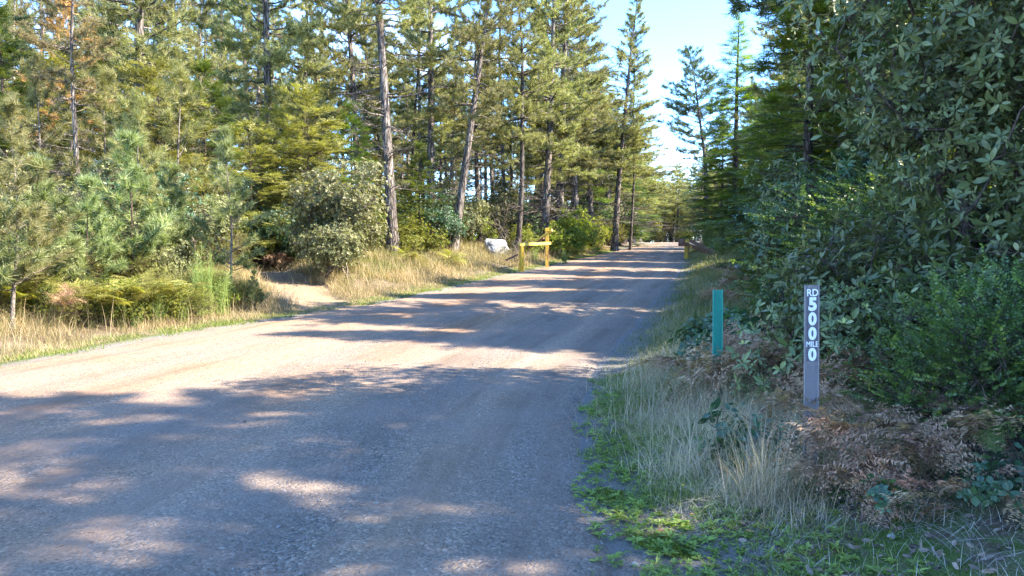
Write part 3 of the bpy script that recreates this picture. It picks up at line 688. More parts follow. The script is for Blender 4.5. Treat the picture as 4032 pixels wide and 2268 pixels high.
def text_mesh(s, width, height, name, bold=.02, depth=.0006):
    """letters as a mesh in the xz-plane facing -y, scaled to width x height"""
    cu = bpy.data.curves.new('t', 'FONT'); cu.body = s; cu.size = 1; cu.offset = bold; cu.extrude = .01; cu.align_x = 'CENTER'; cu.space_character = 1.02; cu.resolution_u = 6
    o = bpy.data.objects.new('t', cu); col.objects.link(o); bpy.context.view_layer.update()
    dg = bpy.context.evaluated_depsgraph_get(); me = bpy.data.meshes.new_from_object(o.evaluated_get(dg)); bpy.data.objects.remove(o)
    V = np.array([v.co[:] for v in me.vertices]); mn, mx = V.min(0), V.max(0)
    V = (V - (mn + mx) / 2) / (mx - mn); V = np.stack([V[:, 0] * width, -V[:, 2] * depth * 2, V[:, 1] * height], 1)
    me.vertices.foreach_set('co', V.ravel()); me.name = name; me.materials.clear(); me.materials.append(M['white']); me.update(); return me
def marker(x, y, h, w, body, rib, label, rz=0, tilt=(0, 0)):
    e = bpy.data.objects.new('marker_post', None); col.objects.link(e); e.location = (x, y, gh1(x, y) - .02); e.rotation_euler = (tilt[0], tilt[1], rz)
    tag(e, label, 'marker post')
    mb = MB(); q = w / 2
    extrude_profile(mb, [(-q + .009, -.0018), (q - .009, -.0018), (q - .009, .0022), (-q + .009, .0022)], -.15, h - .002)
    obj('panel', mb.mesh('panel', body), e)
    for s in (-1, 1):
        mb = MB(); a, b = sorted((s * (q - .010), s * q)); extrude_profile(mb, [(a, -.004), ((a + b) / 2, -.0055), (b, -.003), (b, .005), (a, .004)], -.15, h)
        obj('edge_rib', mb.mesh('edge_rib', rib), e)
    return e
rdp = marker(1.875, 4.58, 1.245, .0945, M['post_grey'], M['rib_grey'], 'grey-brown plastic marker post reading RD 500 MILE 0 in white', 0, (0, R(-.7)))
H = 1.245
for s, t0, t1, wd, bold in (('RD', .026, .071, .070, .022), ('5', .077, .163, .052, .05), ('0', .170, .253, .051, .05), ('0', .262, .344, .051, .05), ('MILE', .352, .386, .075, .018), ('0', .392, .475, .051, .05)):
    mb = MB(); zc = H - (t0 + t1) / 2; dx = .003
    box(mb, (dx, -.0022, zc), (.0365, .0004, (t1 - t0) / 2 + .0035), 0, None, .0002)
    d = obj('decal', mb.mesh('decal', M['decal']), rdp)
    obj('number' if s.isdigit() else 'lettering', text_mesh(s, wd, t1 - t0, 'lettering', bold), d, (dx, -.0032, zc))
grp = marker(1.905, 6.80, 1.095, .0955, M['post_green'], M['rib_green'], 'blank teal green plastic marker post in tall grass by the road edge', R(4), (0, R(-.5)))
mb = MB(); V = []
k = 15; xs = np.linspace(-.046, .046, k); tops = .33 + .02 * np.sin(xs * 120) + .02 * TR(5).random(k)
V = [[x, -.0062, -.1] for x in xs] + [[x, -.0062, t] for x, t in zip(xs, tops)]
mb.add(V, np.array([[i, i + 1, k + i + 1, k + i] for i in range(k - 1)])); obj('dark_foot', mb.mesh('dark_foot', M['green_low']), grp)  # darker green sheet over the lower post, ragged along its top

def beam(mb, a, b, w, h, mat=0, bev=.006):
    a, b = Vector(a), Vector(b); d = (b - a); L = d.length; d.normalize()
    x = d.cross(Vector((0, 0, 1))); x.normalize(); z = x.cross(d)
    Rm = np.array([x[:], d[:], z[:]]).T
    box(mb, ((a + b) / 2)[:], (w / 2, L / 2, h / 2), mat, Rm, bev)
def cyl(mb, a, b, r0, r1=None, k=20, mat=0, cap=True):
    a = np.array(a, float); b = np.array(b, float); r1 = r0 if r1 is None else r1
    tubes(mb, np.stack([a, a + (b - a) * .02, b - (b - a) * .02, b]), np.array([r0 * .93, r0, r1, r1 * .93]), k, mat)
    d = (b - a) / np.linalg.norm(b - a); ref = np.array([1., 0, 0]) if abs(d[2]) > .8 else np.array([0, 0, 1.])
    A = nrm(np.cross(d, ref)); B = np.cross(d, A); th = np.arange(k) * 2 * PI / k
    if cap:
        for c, r in ((b, r1 * .93), (a, r0 * .93)):
            V = np.concatenate([c + r * (np.cos(th)[:, None] * A + np.sin(th)[:, None] * B), c[None]])
            mb.add(V, np.array([[i, (i + 1) % k, k] for i in range(k)]), mat)
def P(u, v, d):
    return np.array([(u - 1288) / 1860 * d, d, 1.55 + (640 - v) / 1860 * d])

# left gate (open): two posts, level rail, raised arm
e = bpy.data.objects.new('gate', None); col.objects.link(e); tag(e, 'open yellow and rust painted steel gate standing in golden grass', 'gate')
gxy = P(1312, 680, 30.5); tag(e); e.location = (gxy[0], gxy[1], gh1(gxy[0], gxy[1]))
o0 = np.array(e.location)
def rel(p): return np.array(p) - o0
def part(nm, fn, m, parent=None):
    mb = MB(); fn(mb); return obj(nm, mb.mesh(nm, m), parent or e)
zA = gh1(gxy[0], gxy[1])
pB = P(1376, 665, 33.5); zB = gh1(pB[0], pB[1])
railz = 1.92
part('short_post', lambda b: cyl(b, rel((gxy[0], gxy[1], zA - .1)), rel((gxy[0], gxy[1], railz - .03)), .095, k=18), M['yellow'])
part('tall_post', lambda b: beam(b, rel((pB[0], pB[1], zB - .1)), rel((pB[0], pB[1] + .001, 2.72)), .16, .14), M['wood_post'])
part('post_cap', lambda b: beam(b, rel((pB[0], pB[1], 2.60)), rel((pB[0], pB[1] + .001, 2.74)), .175, .155), M['yellow'])
part('top_rail', lambda b: beam(b, rel((gxy[0] - .10, gxy[1] - .16, railz + .03)), rel((pB[0] + .12, pB[1] - .25, railz + .13)), .11, .12), M['yellow_pale'])
pa, pb_ = P(1334, 616, 34.5), P(1389, 579, 33.4)
part('arm', lambda b: beam(b, rel(pa), rel(pb_), .10, .11), M['yellow_pale'])
part('arm_channel', lambda b: beam(b, rel(pa + [0, .02, -.1]), rel(pa + (pb_ - pa) * .62 + [0, .02, -.1]), .09, .09), M['rust_dark'])
part('bracket', lambda b: beam(b, rel(P(1330, 622, 34.6)), rel(P(1340, 608, 34.4)), .12, .1), M['rust'])
part('lower_brace', lambda b: beam(b, rel(P(1303, 640, 30.7)), rel(P(1272, 655, 30.9)), .06, .07), M['rust_dark'])

# right gate post with drum and two rails folded down beside the road
q = P(1727, 655, 42); qz = gh1(q[0], q[1])
e = bpy.data.objects.new('gate', None); col.objects.link(e); e.location = (q[0], q[1], qz); o0 = np.array(e.location)
tag(e, 'weathered round gate post with dark drum and two rusty rails sloping down right', 'gate')
part('round_post', lambda b: cyl(b, (0, 0, -.1), (0, 0, 1.12), .15, .14, 20), M['wood_post'])
part('drum', lambda b: cyl(b, (-.29, .02, .72), (-.29, .02, 1.14), .19, .19, 24), M['rust_dark'])
part('drum_bracket', lambda b: beam(b, (-.12, 0, .93), (.02, 0, .93), .1, .12), M['rust_dark'])
part('rail', lambda b: beam(b, (.12, -.02, 1.05), (2.05, -1.6, .0), .11, .18), M['rust_dark'])
part('rail', lambda b: beam(b, (-.15, -.18, .86), (1.75, -2.1, -.08), .11, .18), M['rust'])
part('cross_strap', lambda b: beam(b, (1.35, -.95, .40), (1.12, -1.42, .25), .05, .08), M['rust_dark'])

# boulder
def boulder(seed, s, name, m):
    r = TR(seed); bm = __import__('bmesh').new(); __import__('bmesh').ops.create_icosphere(bm, subdivisions=4, radius=1)
    pl = [(nrm(r.normal(size=3)), r.uniform(.5, .85)) for _ in range(14)]
    from mathutils import noise as mn
    for v in bm.verts:
        p = np.array(v.co[:])
        for nn, dd in pl:
            k = p @ nn
            if k > dd: p = p - nn * (k - dd) * .9
        p = p * (1 + .10 * mn.noise(Vector(p * 2.3)) + .05 * mn.noise(Vector(p * 6.)) + .02 * mn.noise(Vector(p * 15.)))
        v.co = Vector(p * np.array(s))
    me = bpy.data.meshes.new(name); bm.to_mesh(me); bm.free(); me.materials.append(m); return me
m, nt = mat('pale_rock'); tc = N(nt, 'ShaderNodeTexCoord'); O = tc.outputs['Object']
n1 = noise(nt, O, 3.2, 6, .7, .6); n2 = noise(nt, O, 30, 5, .75)
c = ramp(nt, n1, [(.34, (.07, .075, .08)), (.44, (.22, .225, .22)), (.52, (.44, .45, .45)), (.75, (.60, .60, .60))]); c = mixc(nt, ramp(nt, n2, [(.55, (0, 0, 0)), (.75, (1, 1, 1))]), c, (.3, .31, .30))
p = N(nt, 'ShaderNodeBsdfPrincipled'); lk(nt, c, p.inputs['Base Color']); p.inputs['Roughness'].default_value = .9
b = N(nt, 'ShaderNodeBump'); b.inputs['Strength'].default_value = .8; b.inputs['Distance'].default_value = .04; lk(nt, mth(nt, 'ADD', n1, mth(nt, 'MULTIPLY', n2, .4)), b.inputs['Height']); lk(nt, b.outputs[0], p.inputs['Normal'])
lk(nt, p.outputs[0], N(nt, 'ShaderNodeOutputMaterial').inputs[0]); M['rock'] = m
q = P(1247, 630, 36); z = gh1(q[0], q[1])
tag(obj('boulder', boulder(4, (.80, .62, .66), 'boulder', M['rock']), None, (q[0], q[1], z + .42), (0, .15, .4)), 'big pale grey boulder in dry grass left of the yellow gate', 'boulder')
q = P(1858, 636, 27); z = gh1(q[0], q[1])
tag(obj('boulder', boulder(9, (.22, .2, .26), 'boulder', M['rock']), None, (q[0], q[1], z + .12), (0, 0, 1)), 'small grey rock beneath the dark shrubs on the right bank', 'boulder')
M['cobble'] = simple('small_grey_stone', (.27, .265, .26), .9, var=.25, sc=20, bump=.3)
for (x, y, s, lb) in ((.61, 3.60, .024, 'smooth pale grey stone on the mossy road edge, largest one there'), (1.85, 3.55, .022, 'pale stone among the small weeds at the bottom of the bank'), (2.92, 4.15, .036, 'grey stone lying under the dry fern on the bare bank')):
    tag(obj('stone', boulder(int(x * 50), (s, s * .8, s * .7), 'stone', M['cobble']), None, (x, y, gh1(x, y) + s * .45)), lb, 'stone')
# ------------------------------------------------------------------ trees and shrubs
def atx(u, d): return (u - 1288) / 1860 * d
MP = [M['bark'], M['needle']]; MD = [M['bark_dark'], M['needle_dark']]
kw = dict(e0=-8, e1=48, tstep=.2, subs=7.5, tsc=1.1)
PINE = [
    conifer(21, 18.5, .21, .26, 110, 3.4, T_tuft, MP, name='pine_a', dead=24, clump=.07, lean=(.3, .2), **kw),
    conifer(22, 17.0, .18, .28, 95, 3.0, T_tuft, MP, name='pine_b', dead=26, clump=.09, wob=.25, lean=(-.5, .1), **kw),
    conifer(23, 19.5, .23, .22, 120, 3.7, T_tuft, [M['bark'], M['needle_tan']] if 0 else MP, name='pine_c', dead=22, clump=.06, lean=(.1, -.6), **kw),
    conifer(24, 16.0, .16, .32, 85, 2.7, T_tuft, [M['bark_dark'], M['needle']], name='pine_d', dead=16, wob=.3, clump=.1, **kw),
]
SLIM = [
    conifer(31, 15.5, .115, .42, 56, 1.9, T_tuft, [M['bark_pale'], M['needle']], name='slim_a', dead=34, wob=.2, **kw),
    conifer(32, 14.5, .10, .4, 56, 1.8, T_tuft, [M['bark_dark'], M['needle_dark']], name='slim_b', dead=24, wob=.3, **kw),
    conifer(33, 16.5, .13, .46, 56, 2.2, T_tuft, [M['bark'], M['needle_tan']], name='slim_c', dead=36, wob=.25, **kw),
]
kf = dict(flat=True, e0=-14, e1=45, upc=-.05, tstep=.14, subs=8., wob=.05)
FIR = [
    conifer(41, 6.5, .085, .03, 95, 2.1, T_spray, [M['twig_dark'], M['fir']], name='fir_a', prof=.8, **kf),
    conifer(42, 5.2, .07, .03, 95, 2.2, T_spray, [M['twig_dark'], M['fir_olive']], name='fir_b', prof=.55, **kf),
    conifer(43, 13., .16, .02, 170, 3.0, T_spray, [M['bark_dark'], M['fir_dark']], name='fir_c', prof=.85, **kf),
    conifer(44, 3.2, .045, .04, 60, 1.3, T_spray, [M['twig_dark'], M['lime']], name='fir_d', prof=.8, **kf),
]
ky = dict(e0=15, e1=60, tstep=.17, upc=.2, subs=5.5)
YOUNG = [
    conifer(51, 3.9, .036, .12, 44, 1.1, T_tuft_fine, [M['twig'], M['needle_young']], name='young_a', wob=.08, tsc=1.15, prof=.5, **ky),
    conifer(52, 3.1, .032, .10, 36, 1.05, T_tuft_fine, [M['twig_dark'], M['needle_young']], name='young_b', wob=.06, tsc=1.35, prof=.5, **ky),
    conifer(53, 4.8, .05, .16, 44, 1.5, T_tuft_fine, [M['twig'], M['needle']], name='young_c', wob=.15, tsc=1.35, prof=.45, **ky),
]
def lobes(seed, n, rx, ry, h, z0=.2, rr=(.45, .7)):
    r = TR(seed); out = []
    for i in range(n):
        a = r.uniform(0, 6.28); q = math.sqrt(r.uniform(0, .8)); s = r.uniform(*rr); t = r.uniform(0, 1)
        out.append((rx * q * math.cos(a) * (1 - .3 * t), ry * q * math.sin(a) * (1 - .3 * t), z0 + (h - z0) * (.25 + .6 * t), rx * s, ry * s, (h - z0) * s * .55))
    return out
SH = [
    shrub(61, lobes(1, 6, 1.5, 1.3, 2.6), 190, T_shiny, [M['twig'], M['shiny']], per=17, spread=.16, tsc=1.25, name='glossy_shrub'),
    shrub(62, lobes(2, 6, 1.2, 1.1, 1.9), 150, T_shiny, [M['twig_dark'], M['lime']], per=15, spread=.15, tsc=1.25, name='lime_shrub'),
    shrub(63, lobes(3, 6, 1.4, 1.2, 2.3), 160, T_broad_s, [M['twig_dark'], M['salal']], per=9, spread=.17, tsc=1., name='broad_shrub'),
    shrub(64, lobes(4, 5, 1.3, 1.2, 1.5), 150, T_spray_s, [M['twig_dark'], M['fir_olive']], per=13, spread=.16, tsc=1.1, name='olive_shrub', flat=.4),
    shrub(65, lobes(5, 5, 1.3, 1.1, 1.6), 240, T_shiny[:1], [M['twig'], M['needle_tan']], per=1, spread=.1, tsc=.5, name='bare_shrub', tipr=.006),
]
GT = 'tall pines filling the forest'; LT = 'tall pine with ragged needles among the forest trees'
# named pines
t1 = conifer(71, 19.5, .235, .44, 90, 3.3, T_tuft, MP, name='main_pine', dead=30, lean=(-.8, .2), wob=.12, k_tr=14, **kw)
plant('pine_tree', t1, atx(990, 29), 29, 0, 1, 'thick straight pine trunk, closest tall one to the road, between glossy shrub and boulder', 'tree')
t2 = conifer(72, 17, .21, .30, 95, 2.8, T_tuft, MP, name='leaning_pine', dead=12, lean=(2.1, .3), wob=.15, **kw)
plant('pine_tree', t2, atx(1140, 33), 33, 0, 1, 'rough-barked pine leaning to the right just beyond the thick straight pine', 'tree')
t3 = conifer(73, 20.5, .20, .22, 140, 3.2, T_tuft, MP, name='spire_pine', dead=8, lean=(1.2, .2), wob=.12, prof=.75, **kw)
plant('pine_tree', t3, atx(1545, 58), 58, 0, (1.35, 1.35, 1.0), 'tall spire-topped pine against the sky at the left side of the far road', 'tree')
plant('pine_tree', SLIM[1], atx(1585, 60), 60, 1, 1.25, 'dark straight pine trunk right beside the spire-topped pine', 'tree')
plant('pine_tree', PINE[3], atx(1302, 37), 37, 2.2, .96, 'slender dark pine trunk standing directly behind the pale boulder', 'tree')
plant('pine_tree', SLIM[2], atx(1274, 43), 43, 1.2, 1.15, 'grey slender pine just left of the one behind the boulder', 'tree')
plant('pine_tree', PINE[0], atx(690, 31), 31, 4.0, 1.05, 'dark-trunked pine rising above the olive conifer left of the dirt track', 'tree')
plant('pine_tree', PINE[2], atx(352, 25), 25, .6, .95, 'dark-trunked pine behind the young pines at the left verge', 'tree')
t9 = conifer(74, 21, .22, .42, 90, 4.2, T_tuft, [M['bark_dark'], M['needle_dark']], name='open_pine', dead=6, lean=(-1.6, 0), wob=.4, prof=.5, gap=.12, e0=5, e1=50, subs=7., tsc=1.3)
plant('pine_tree', t9, atx(1778, 84), 84, 0, (1.35, 1.35, 1.05), 'open-crowned pine with bare limbs seen against the sky beyond the spruces', 'tree')
LT4 = 'full-crowned pine whose top stands against the sky left of the road gap'
for i, (u, d, v, s) in enumerate(((1440, 45, PINE[2], (1.35, 1.35, 1.05)), (1488, 51, PINE[0], (1.4, 1.4, 1.1)), (1505, 58, PINE[2], (1.3, 1.3, 1.0)), (1400, 41, PINE[0], (1.25, 1.25, 1.0)), (1600, 70, PINE[0], (1.8, 1.8, .88)), (1620, 82, PINE[2], (2., 2., .85)), (1635, 94, PINE[0], (2.2, 2.2, .9)), (1610, 76, FIR[2], (1.8, 1.8, .9)), (1640, 106, PINE[2], (2.2, 2.2, .85)))):
    plant('pine_tree', v, min(atx(u, d), float(XL(d)) - 1.8), d, i * 2.1, s, LT4, 'tree', 'full-crowned pines left of the road gap')
# crowd of pines on the left, ordered by depth
r = TR(101); pts = []
def try_add(x, y, md):
    if any((x - a) ** 2 + (y - b) ** 2 < md * md for a, b in pts): return False
    pts.append((x, y)); return True
for a, b in ((atx(990, 29), 29), (atx(1140, 33), 33), (atx(1302, 37), 37), (atx(1545, 58), 58), (atx(690, 31), 31), (atx(352, 25), 25), (atx(1274, 43), 43)): pts.append((a, b))
cnt = 0
for it in range(6000):
    d = 26 + 74 * r.random() ** .85; u = r.uniform(-160, 1720); x = atx(u, d); s = XL(d) - x
    if s < 3.2 + (d - 26) * .02 or float(pdist(x, d)) < 2.2: continue
    if d < 33 and u > 880: continue
    if u < 1000 and d > 78: continue
    if u < 560 and r.random() < .15: continue
    if try_add(x, d, 2.7 + .014 * d):
        v = (PINE + SLIM + PINE)[r.integers(0, 11)] if r.random() < .7 else SLIM[r.integers(0, 3)]
        plant('pine_tree', v, x, d, r.uniform(0, 6.28), r.uniform(.86, 1.12), LT, 'tree', GT, tilt=(r.normal(0, .02), r.normal(0, .02))); cnt += 1
    if cnt > 122: break
print('pines', cnt)
# far trees beyond the crest and on the right of the road
LFAR = 'hazy distant conifer beyond the top of the road'
for it in range(70):
    d = r.uniform(122, 165); x = XR(d) + r.uniform(-13, 6) + (d - 112) * .15
    if XL(d) - .5 < x < XR(d) + 2 and d < 132: x = XL(d) - r.uniform(1, 8)
    v = [PINE[0], PINE[1], PINE[2]][it % 3]; sx_ = r.uniform(.6, .9); plant('conifer', v, x, d, r.uniform(0, 6), (sx_ * 1.6, sx_ * 1.6, sx_), LFAR, 'tree', 'distant conifers at the road end')
# understory on the left: conifers and bushes
LU = 'bushy young fir growing under the tall pines'; GU = 'young firs under the pines'
n = 0; up = []
for it in range(4000):
    d = 21 + 55 * r.random() ** 1.2; u = r.uniform(-150, 1700); x = atx(u, d); s = XL(d) - x
    if s < 3.8 or s > 26 or float(pdist(x, d)) < 1.9: continue
    if 560 < u < 760 and d < 36: continue
    if d < 32 and 860 < u < 1400 and s < 8: continue
    if any((x - a) ** 2 + (d - b) ** 2 < (1.7 + .012 * d) ** 2 for a, b in up): continue
    up.append((x, d)); k = r.random()
    if k < .30: v = FIR[[0, 1, 1, 3][r.integers(0, 4)]]; plant('fir_tree', v, x, d, r.uniform(0, 6), r.uniform(.6, 1.05), LU, 'tree', GU)
    else: v = SH[[0, 1, 2, 3, 3, 4][r.integers(0, 6)]]; plant('bush', v, x, d, r.uniform(0, 6), r.uniform(.7, 1.25), 'leafy bush in the undergrowth beneath the tall pines', 'bush', 'undergrowth bushes', parts=('stem', 'foliage'))
    n += 1
    if n > 112: break
print('under', n)
# bigger named understory
plant('fir_tree', FIR[1], atx(775, 27), 27, .4, 1.18, 'spreading olive-green conifer with flat layered sprays above the dark hollow', 'tree')
plant('fir_tree', FIR[1], atx(640, 25.5), 25.5, 2.6, .95, 'olive conifer left of the dark hollow, behind the slender young pine', 'tree')
plant('fir_tree', FIR[0], atx(890, 31), 31, 4, .95, 'green fir poking up behind the glossy shrub', 'tree')
plant('fir_tree', FIR[0], atx(1055, 32), 32, 1.4, .72, 'green fir between the thick straight pine and the leaning pine', 'tree')
plant('bush', SH[0], atx(880, 22.5), 22.5, .5, 1.18, 'large rounded glossy-leaved shrub right of the dark hollow', 'bush', parts=('stem', 'foliage'))
plant('bush', SH[0], atx(815, 21.8), 21.8, 3.5, .8, 'lower glossy shrub spilling toward the dirt track', 'bush', parts=('stem', 'foliage'))
plant('bush', SH[1], atx(1060, 29.5), 29.5, .5, .8, 'yellow-green bush at the foot of the thick pine', 'bush', parts=('stem', 'foliage'))
plant('bush', SH[1], atx(1180, 40), 40, 2.5, 1.0, 'yellow-green bush behind and left of the pale boulder', 'bush', parts=('stem', 'foliage'))
plant('bush', SH[1], atx(1412, 41), 41, 4.5, 1.35, 'rounded lime-green bush behind the yellow gate', 'bush', parts=('stem', 'foliage'))
plant('bush', SH[1], atx(1330, 39), 39, 1.5, .8, 'small lime bush behind the tall gate post', 'bush', parts=('stem', 'foliage'))
plant('bush', SH[4], atx(1275, 40), 40, 1.5, 1.3, 'bare tangle of grey twigs rising behind the boulder', 'bush', parts=('stem', 'foliage'))
plant('bush', SH[4], atx(1288, 33.8), 33.8, 4.5, .8, 'low heap of bare sticks beside the boulder', 'bush', parts=('stem', 'foliage'))
# saplings along the left verge
for i, (u, d, v, s, lb) in enumerate((
    (578, 17.5, 0, 1.0, 'slender young pine standing alone before the dark hollow'),
    (25, 12.6, 2, .80, 'young pine at the very left edge with a pale bare stem'),
    (-45, 12.2, 1, 1.0, 'bushy young pine cut off by the left picture border'),
    (95, 13.6, 1, .95, 'bushy young pine low beside the pale-stemmed one'),
    (330, 16.4, 1, 1.12, 'bright bushy young pine behind the yellow bracken'),
    (345, 18.0, 2, .9, 'taller young pine with a clear leader above the bracken'),
    (225, 15.2, 1, .82, 'dense low young pine left of the yellow bracken'),
    (430, 17.5, 1, .9, 'shaded young pine right of the yellow bracken'),
    (255, 20.5, 2, 1.1, 'mid-height young pine in front of thin grey trunks'),
    (470, 21, 2, 1.15, 'tall young pine with tufted tips behind the lone slender one'),
    (120, 19.5, 2, 1.1, 'young pine in the second row near the left border'),
    (640, 16.6, 1, .30, 'tiny bluish pine seedling beside the dirt track'))):
    plant('young_pine', YOUNG[v], atx(u, d), d, i * 1.9, s, lb, 'tree')
for i, (u, d, k, s, lb) in enumerate((
    (400, 22.5, 1, 1.15, 'broad olive conifer filling the gap behind the young pines'), (520, 24, 0, 1.0, 'green conifer with drooping layered boughs behind the lone young pine'),
    (150, 23, 1, 1.2, 'layered olive conifer at the left behind the saplings'), (20, 21, 0, 1.1, 'tall green fir near the left border'), (270, 26, 0, 1.2, 'green fir rising between grey trunks'))):
    plant('fir_tree', FIR[k], atx(u, d), d, i * 2.1, s, lb, 'tree')
LB = 'low shrub on the forest edge behind the dry roadside grass'
for i, (u, d, k, s) in enumerate(((60, 15.6, 2, .6), (170, 15.5, 3, .75), (290, 16.4, 3, .7), (390, 16.8, 0, .55), (480, 16.2, 3, .6), (140, 16.5, 0, .8), (210, 17.6, 2, .95), (300, 18.8, 0, .95), (40, 17.5, 3, 1.), (400, 19.5, 2, 1.), (480, 19.8, 3, .9), (-40, 15, 3, 1.), (540, 20.5, 0, .7), (-90, 18, 0, 1.1))):
    plant('bush', SH[k], atx(u, d), d, i * 1.7, s, LB, 'bush', 'low shrubs on the forest edge', parts=('stem', 'foliage'))
plant('bush', SH[4], atx(505, 20), 20, 2, 1., 'dead twiggy shrub bleached pale beside the dark hollow', 'bush', parts=('stem', 'foliage'))
rust = conifer(77, 7.5, .06, .25, 44, 2.1, T_tuft, [M['twig'], M['needle_rust']], name='dying_pine', gap=.55, e0=0, e1=40)
plant('dying_pine', rust, atx(170, 21), 21, .8, 1., 'dying pine with rusty brown needles and bare pale twigs', 'tree')
plant('dying_pine', SLIM[2], atx(215, 19), 19, .8, .62, 'pale dead-twigged slim pine at the left', 'tree')

for i, (u, d, k, s, lb) in enumerate(((655, 25.5, 2, 1., 'shaded broad-leaved bush inside the dark hollow, left side'), (725, 28.5, 0, 1.1, 'shaded glossy bush at the back of the dark hollow'), (690, 31.5, 2, 1.3, 'tall shaded bush closing the dark hollow'), (600, 28.5, 2, 1.2, 'shaded bush behind the slender young pine'), (760, 24.6, 2, .7, 'small bush at the right mouth of the dark hollow'))):
    plant('bush', SH[k], atx(u, d), d, i * 1.7, s, lb, 'bush', parts=('stem', 'foliage'))
plant('fir_tree', FIR[1], atx(700, 29.5), 29.5, 1., 1.1, 'olive conifer whose boughs roof the dark hollow', 'tree')
for i, (u, d, k, s) in enumerate(((70, 13.7, 1, .42), (190, 13.9, 3, .5), (265, 14.3, 1, .4), (380, 14.6, 1, .42), (470, 15.4, 3, .45), (20, 13.5, 3, .55), (130, 14.2, 0, .45), (330, 14.9, 3, .5), (610, 17.0, 3, .4), (560, 16.6, 1, .4))):
    plant('bush', SH[k], atx(u, d), d, i * 2.3, s, 'knee-high leafy bush rising out of the dry roadside grass', 'bush', 'knee-high bushes in the left verge', parts=('stem', 'foliage'))
q_ = TR(77)
for i in range(16):
    d = q_.uniform(124, 150); x_ = float(XL(d)) + q_.uniform(-8, 9)
    plant('bush', SH[[0, 1, 3][i % 3]], x_, d, i, q_.uniform(1.5, 2.4), 'pale sunlit bush beyond the top of the road', 'bush', 'sunlit bushes beyond the crest', parts=('stem', 'foliage'))
for i in range(30):
    d = q_.uniform(48, 118); s_ = q_.uniform(1.6, 7)
    plant('bush', SH[[0, 1, 2, 3][i % 4]], float(XL(d)) - s_, d, i, q_.uniform(.9, 1.5), 'roadside bush far up the left edge of the road', 'bush', 'bushes far up the left road edge', parts=('stem', 'foliage'))
# ------------------------------------------------------------------ right-hand side
spr = conifer(81, 15.5, .17, .02, 200, 2.7, T_spray, [M['bark_dark'], M['fir_lit']], name='spruce', prof=.95, **kf)
sprd = conifer(82, 11., .13, .02, 170, 2.6, T_spray, [M['bark_dark'], M['fir_dark']], name='dark_spruce', prof=.8, **kf)
plant('spruce_tree', spr, atx(1850, 50), 50, 0, (1.6, 1.6, 1.03), 'sunlit yellow-green spruce with a thin pointed top right of the far road', 'tree')
plant('spruce_tree', sprd, atx(1812, 62), 62, 1, (1.4, 1.4, 1.), 'dark spruce at the right edge of the far road', 'tree')
plant('spruce_tree', sprd, atx(1915, 46), 46, 2, (1.05, 1.05, .8), 'dark low-branched spruce left of the sunlit spruce', 'tree')
plant('spruce_tree', spr, atx(1992, 38.5), 38.5, 3, (1.1, 1.1, .95), 'green spruce between the sunlit spruce and the broadleaf tree', 'tree')
plant('spruce_tree', sprd, atx(1975, 35), 35, 3.7, .62, 'short dark spruce behind the right gate rails', 'tree')
plant('spruce_tree', spr, 5.75, 14.5, 5, (.8, .8, .56), 'blue-green conifer close behind the big broadleaf tree', 'tree')
plant('spruce_tree', FIR[0], atx(1935, 22), 22, 1.2, .85, 'soft green fir above the dull-leaved shrub', 'tree')
plant('spruce_tree', sprd, atx(2090, 20), 20, 1.2, .70, 'dark conifer glimpsed through the broadleaf tree', 'tree')
plant('pine_tree', PINE[2], atx(2010, 42), 42, 4, 1.0, 'tall dark pine high on the right beyond the broadleaf tree', 'tree')
npine = conifer(83, 15, .17, .28, 110, 3.2, T_tuft, MD, name='near_pine', **kw)
plant('pine_tree', npine, 7.6, 15.5, 1.0, 1.0, 'dark blue-green pine leaning its crown over the right bank', 'tree')
plant('pine_tree', PINE[1], atx(1880, 68), 68, 4, .9, 'far pine behind the dark spruces on the right', 'tree')
LR = 'dark conifer deep in the thicket on the right'
for i, (x, y, v, s) in enumerate(((13, 18, sprd, .9), (17, 24, spr, .9), (12, 27, sprd, .8), (20, 33, PINE[0], .9), (10.5, 12.5, sprd, .62), (14.5, 12, FIR[0], 1.), (18, 16, npine, .9), (24, 45, PINE[2], .9), (27, 55, sprd, 1.), (22, 60, spr, .8), (34, 70, PINE[0], 1.), (26, 75, sprd, .9), (32, 90, sprd, .9), (38, 100, PINE[1], .9), (29, 97, spr, .6), (17, 39, sprd, .8))):
    plant('conifer', v, x, y, i * 1.3, s, LR, 'tree', 'conifers deep in the right-hand thicket')
# trees standing to the right of the camera; they shade the road
LS = 'tall roadside pine outside the frame to the right of the camera'
belt = [(7.0, -1.0, npine, .95), (9.8, 2.2, PINE[2], .95), (12.6, 5.0, PINE[0], .9), (6.0, -5., PINE[0], .95), (11.5, -3, PINE[2], .9), (15, 1.0, npine, 1.1), (16.5, 5.6, PINE[1], .85), (8.8, -6.5, FIR[2], .95), (13.5, -8, PINE[2], 1.),
        (18.5, -3, PINE[0], 1.1), (19, 4, PINE[2], 1.), (9.5, 5.8, FIR[2], .62), (7.6, 1.2, FIR[2], .7), (12.8, .5, FIR[2], .9)]
belt += [(11.2, 3.9, FIR[2], 1.05), (8.6, 11.3, FIR[2], .85), (11.3, 11.0, FIR[2], 1.0), (13.2, 8.6, FIR[2], .75), (8.6, 3.9, FIR[2], .72), (7.2, -3.2, FIR[2], .9), (10, -9.5, PINE[0], 1.)]
for i, (x, y, v, s) in enumerate(belt):
    plant('pine_tree', v, x, y, i * 1.7, s, LS, 'tree', 'roadside pines right of the camera')
LT2 = 'dark conifer in the row behind the broad-leaved tree along the right of the road'
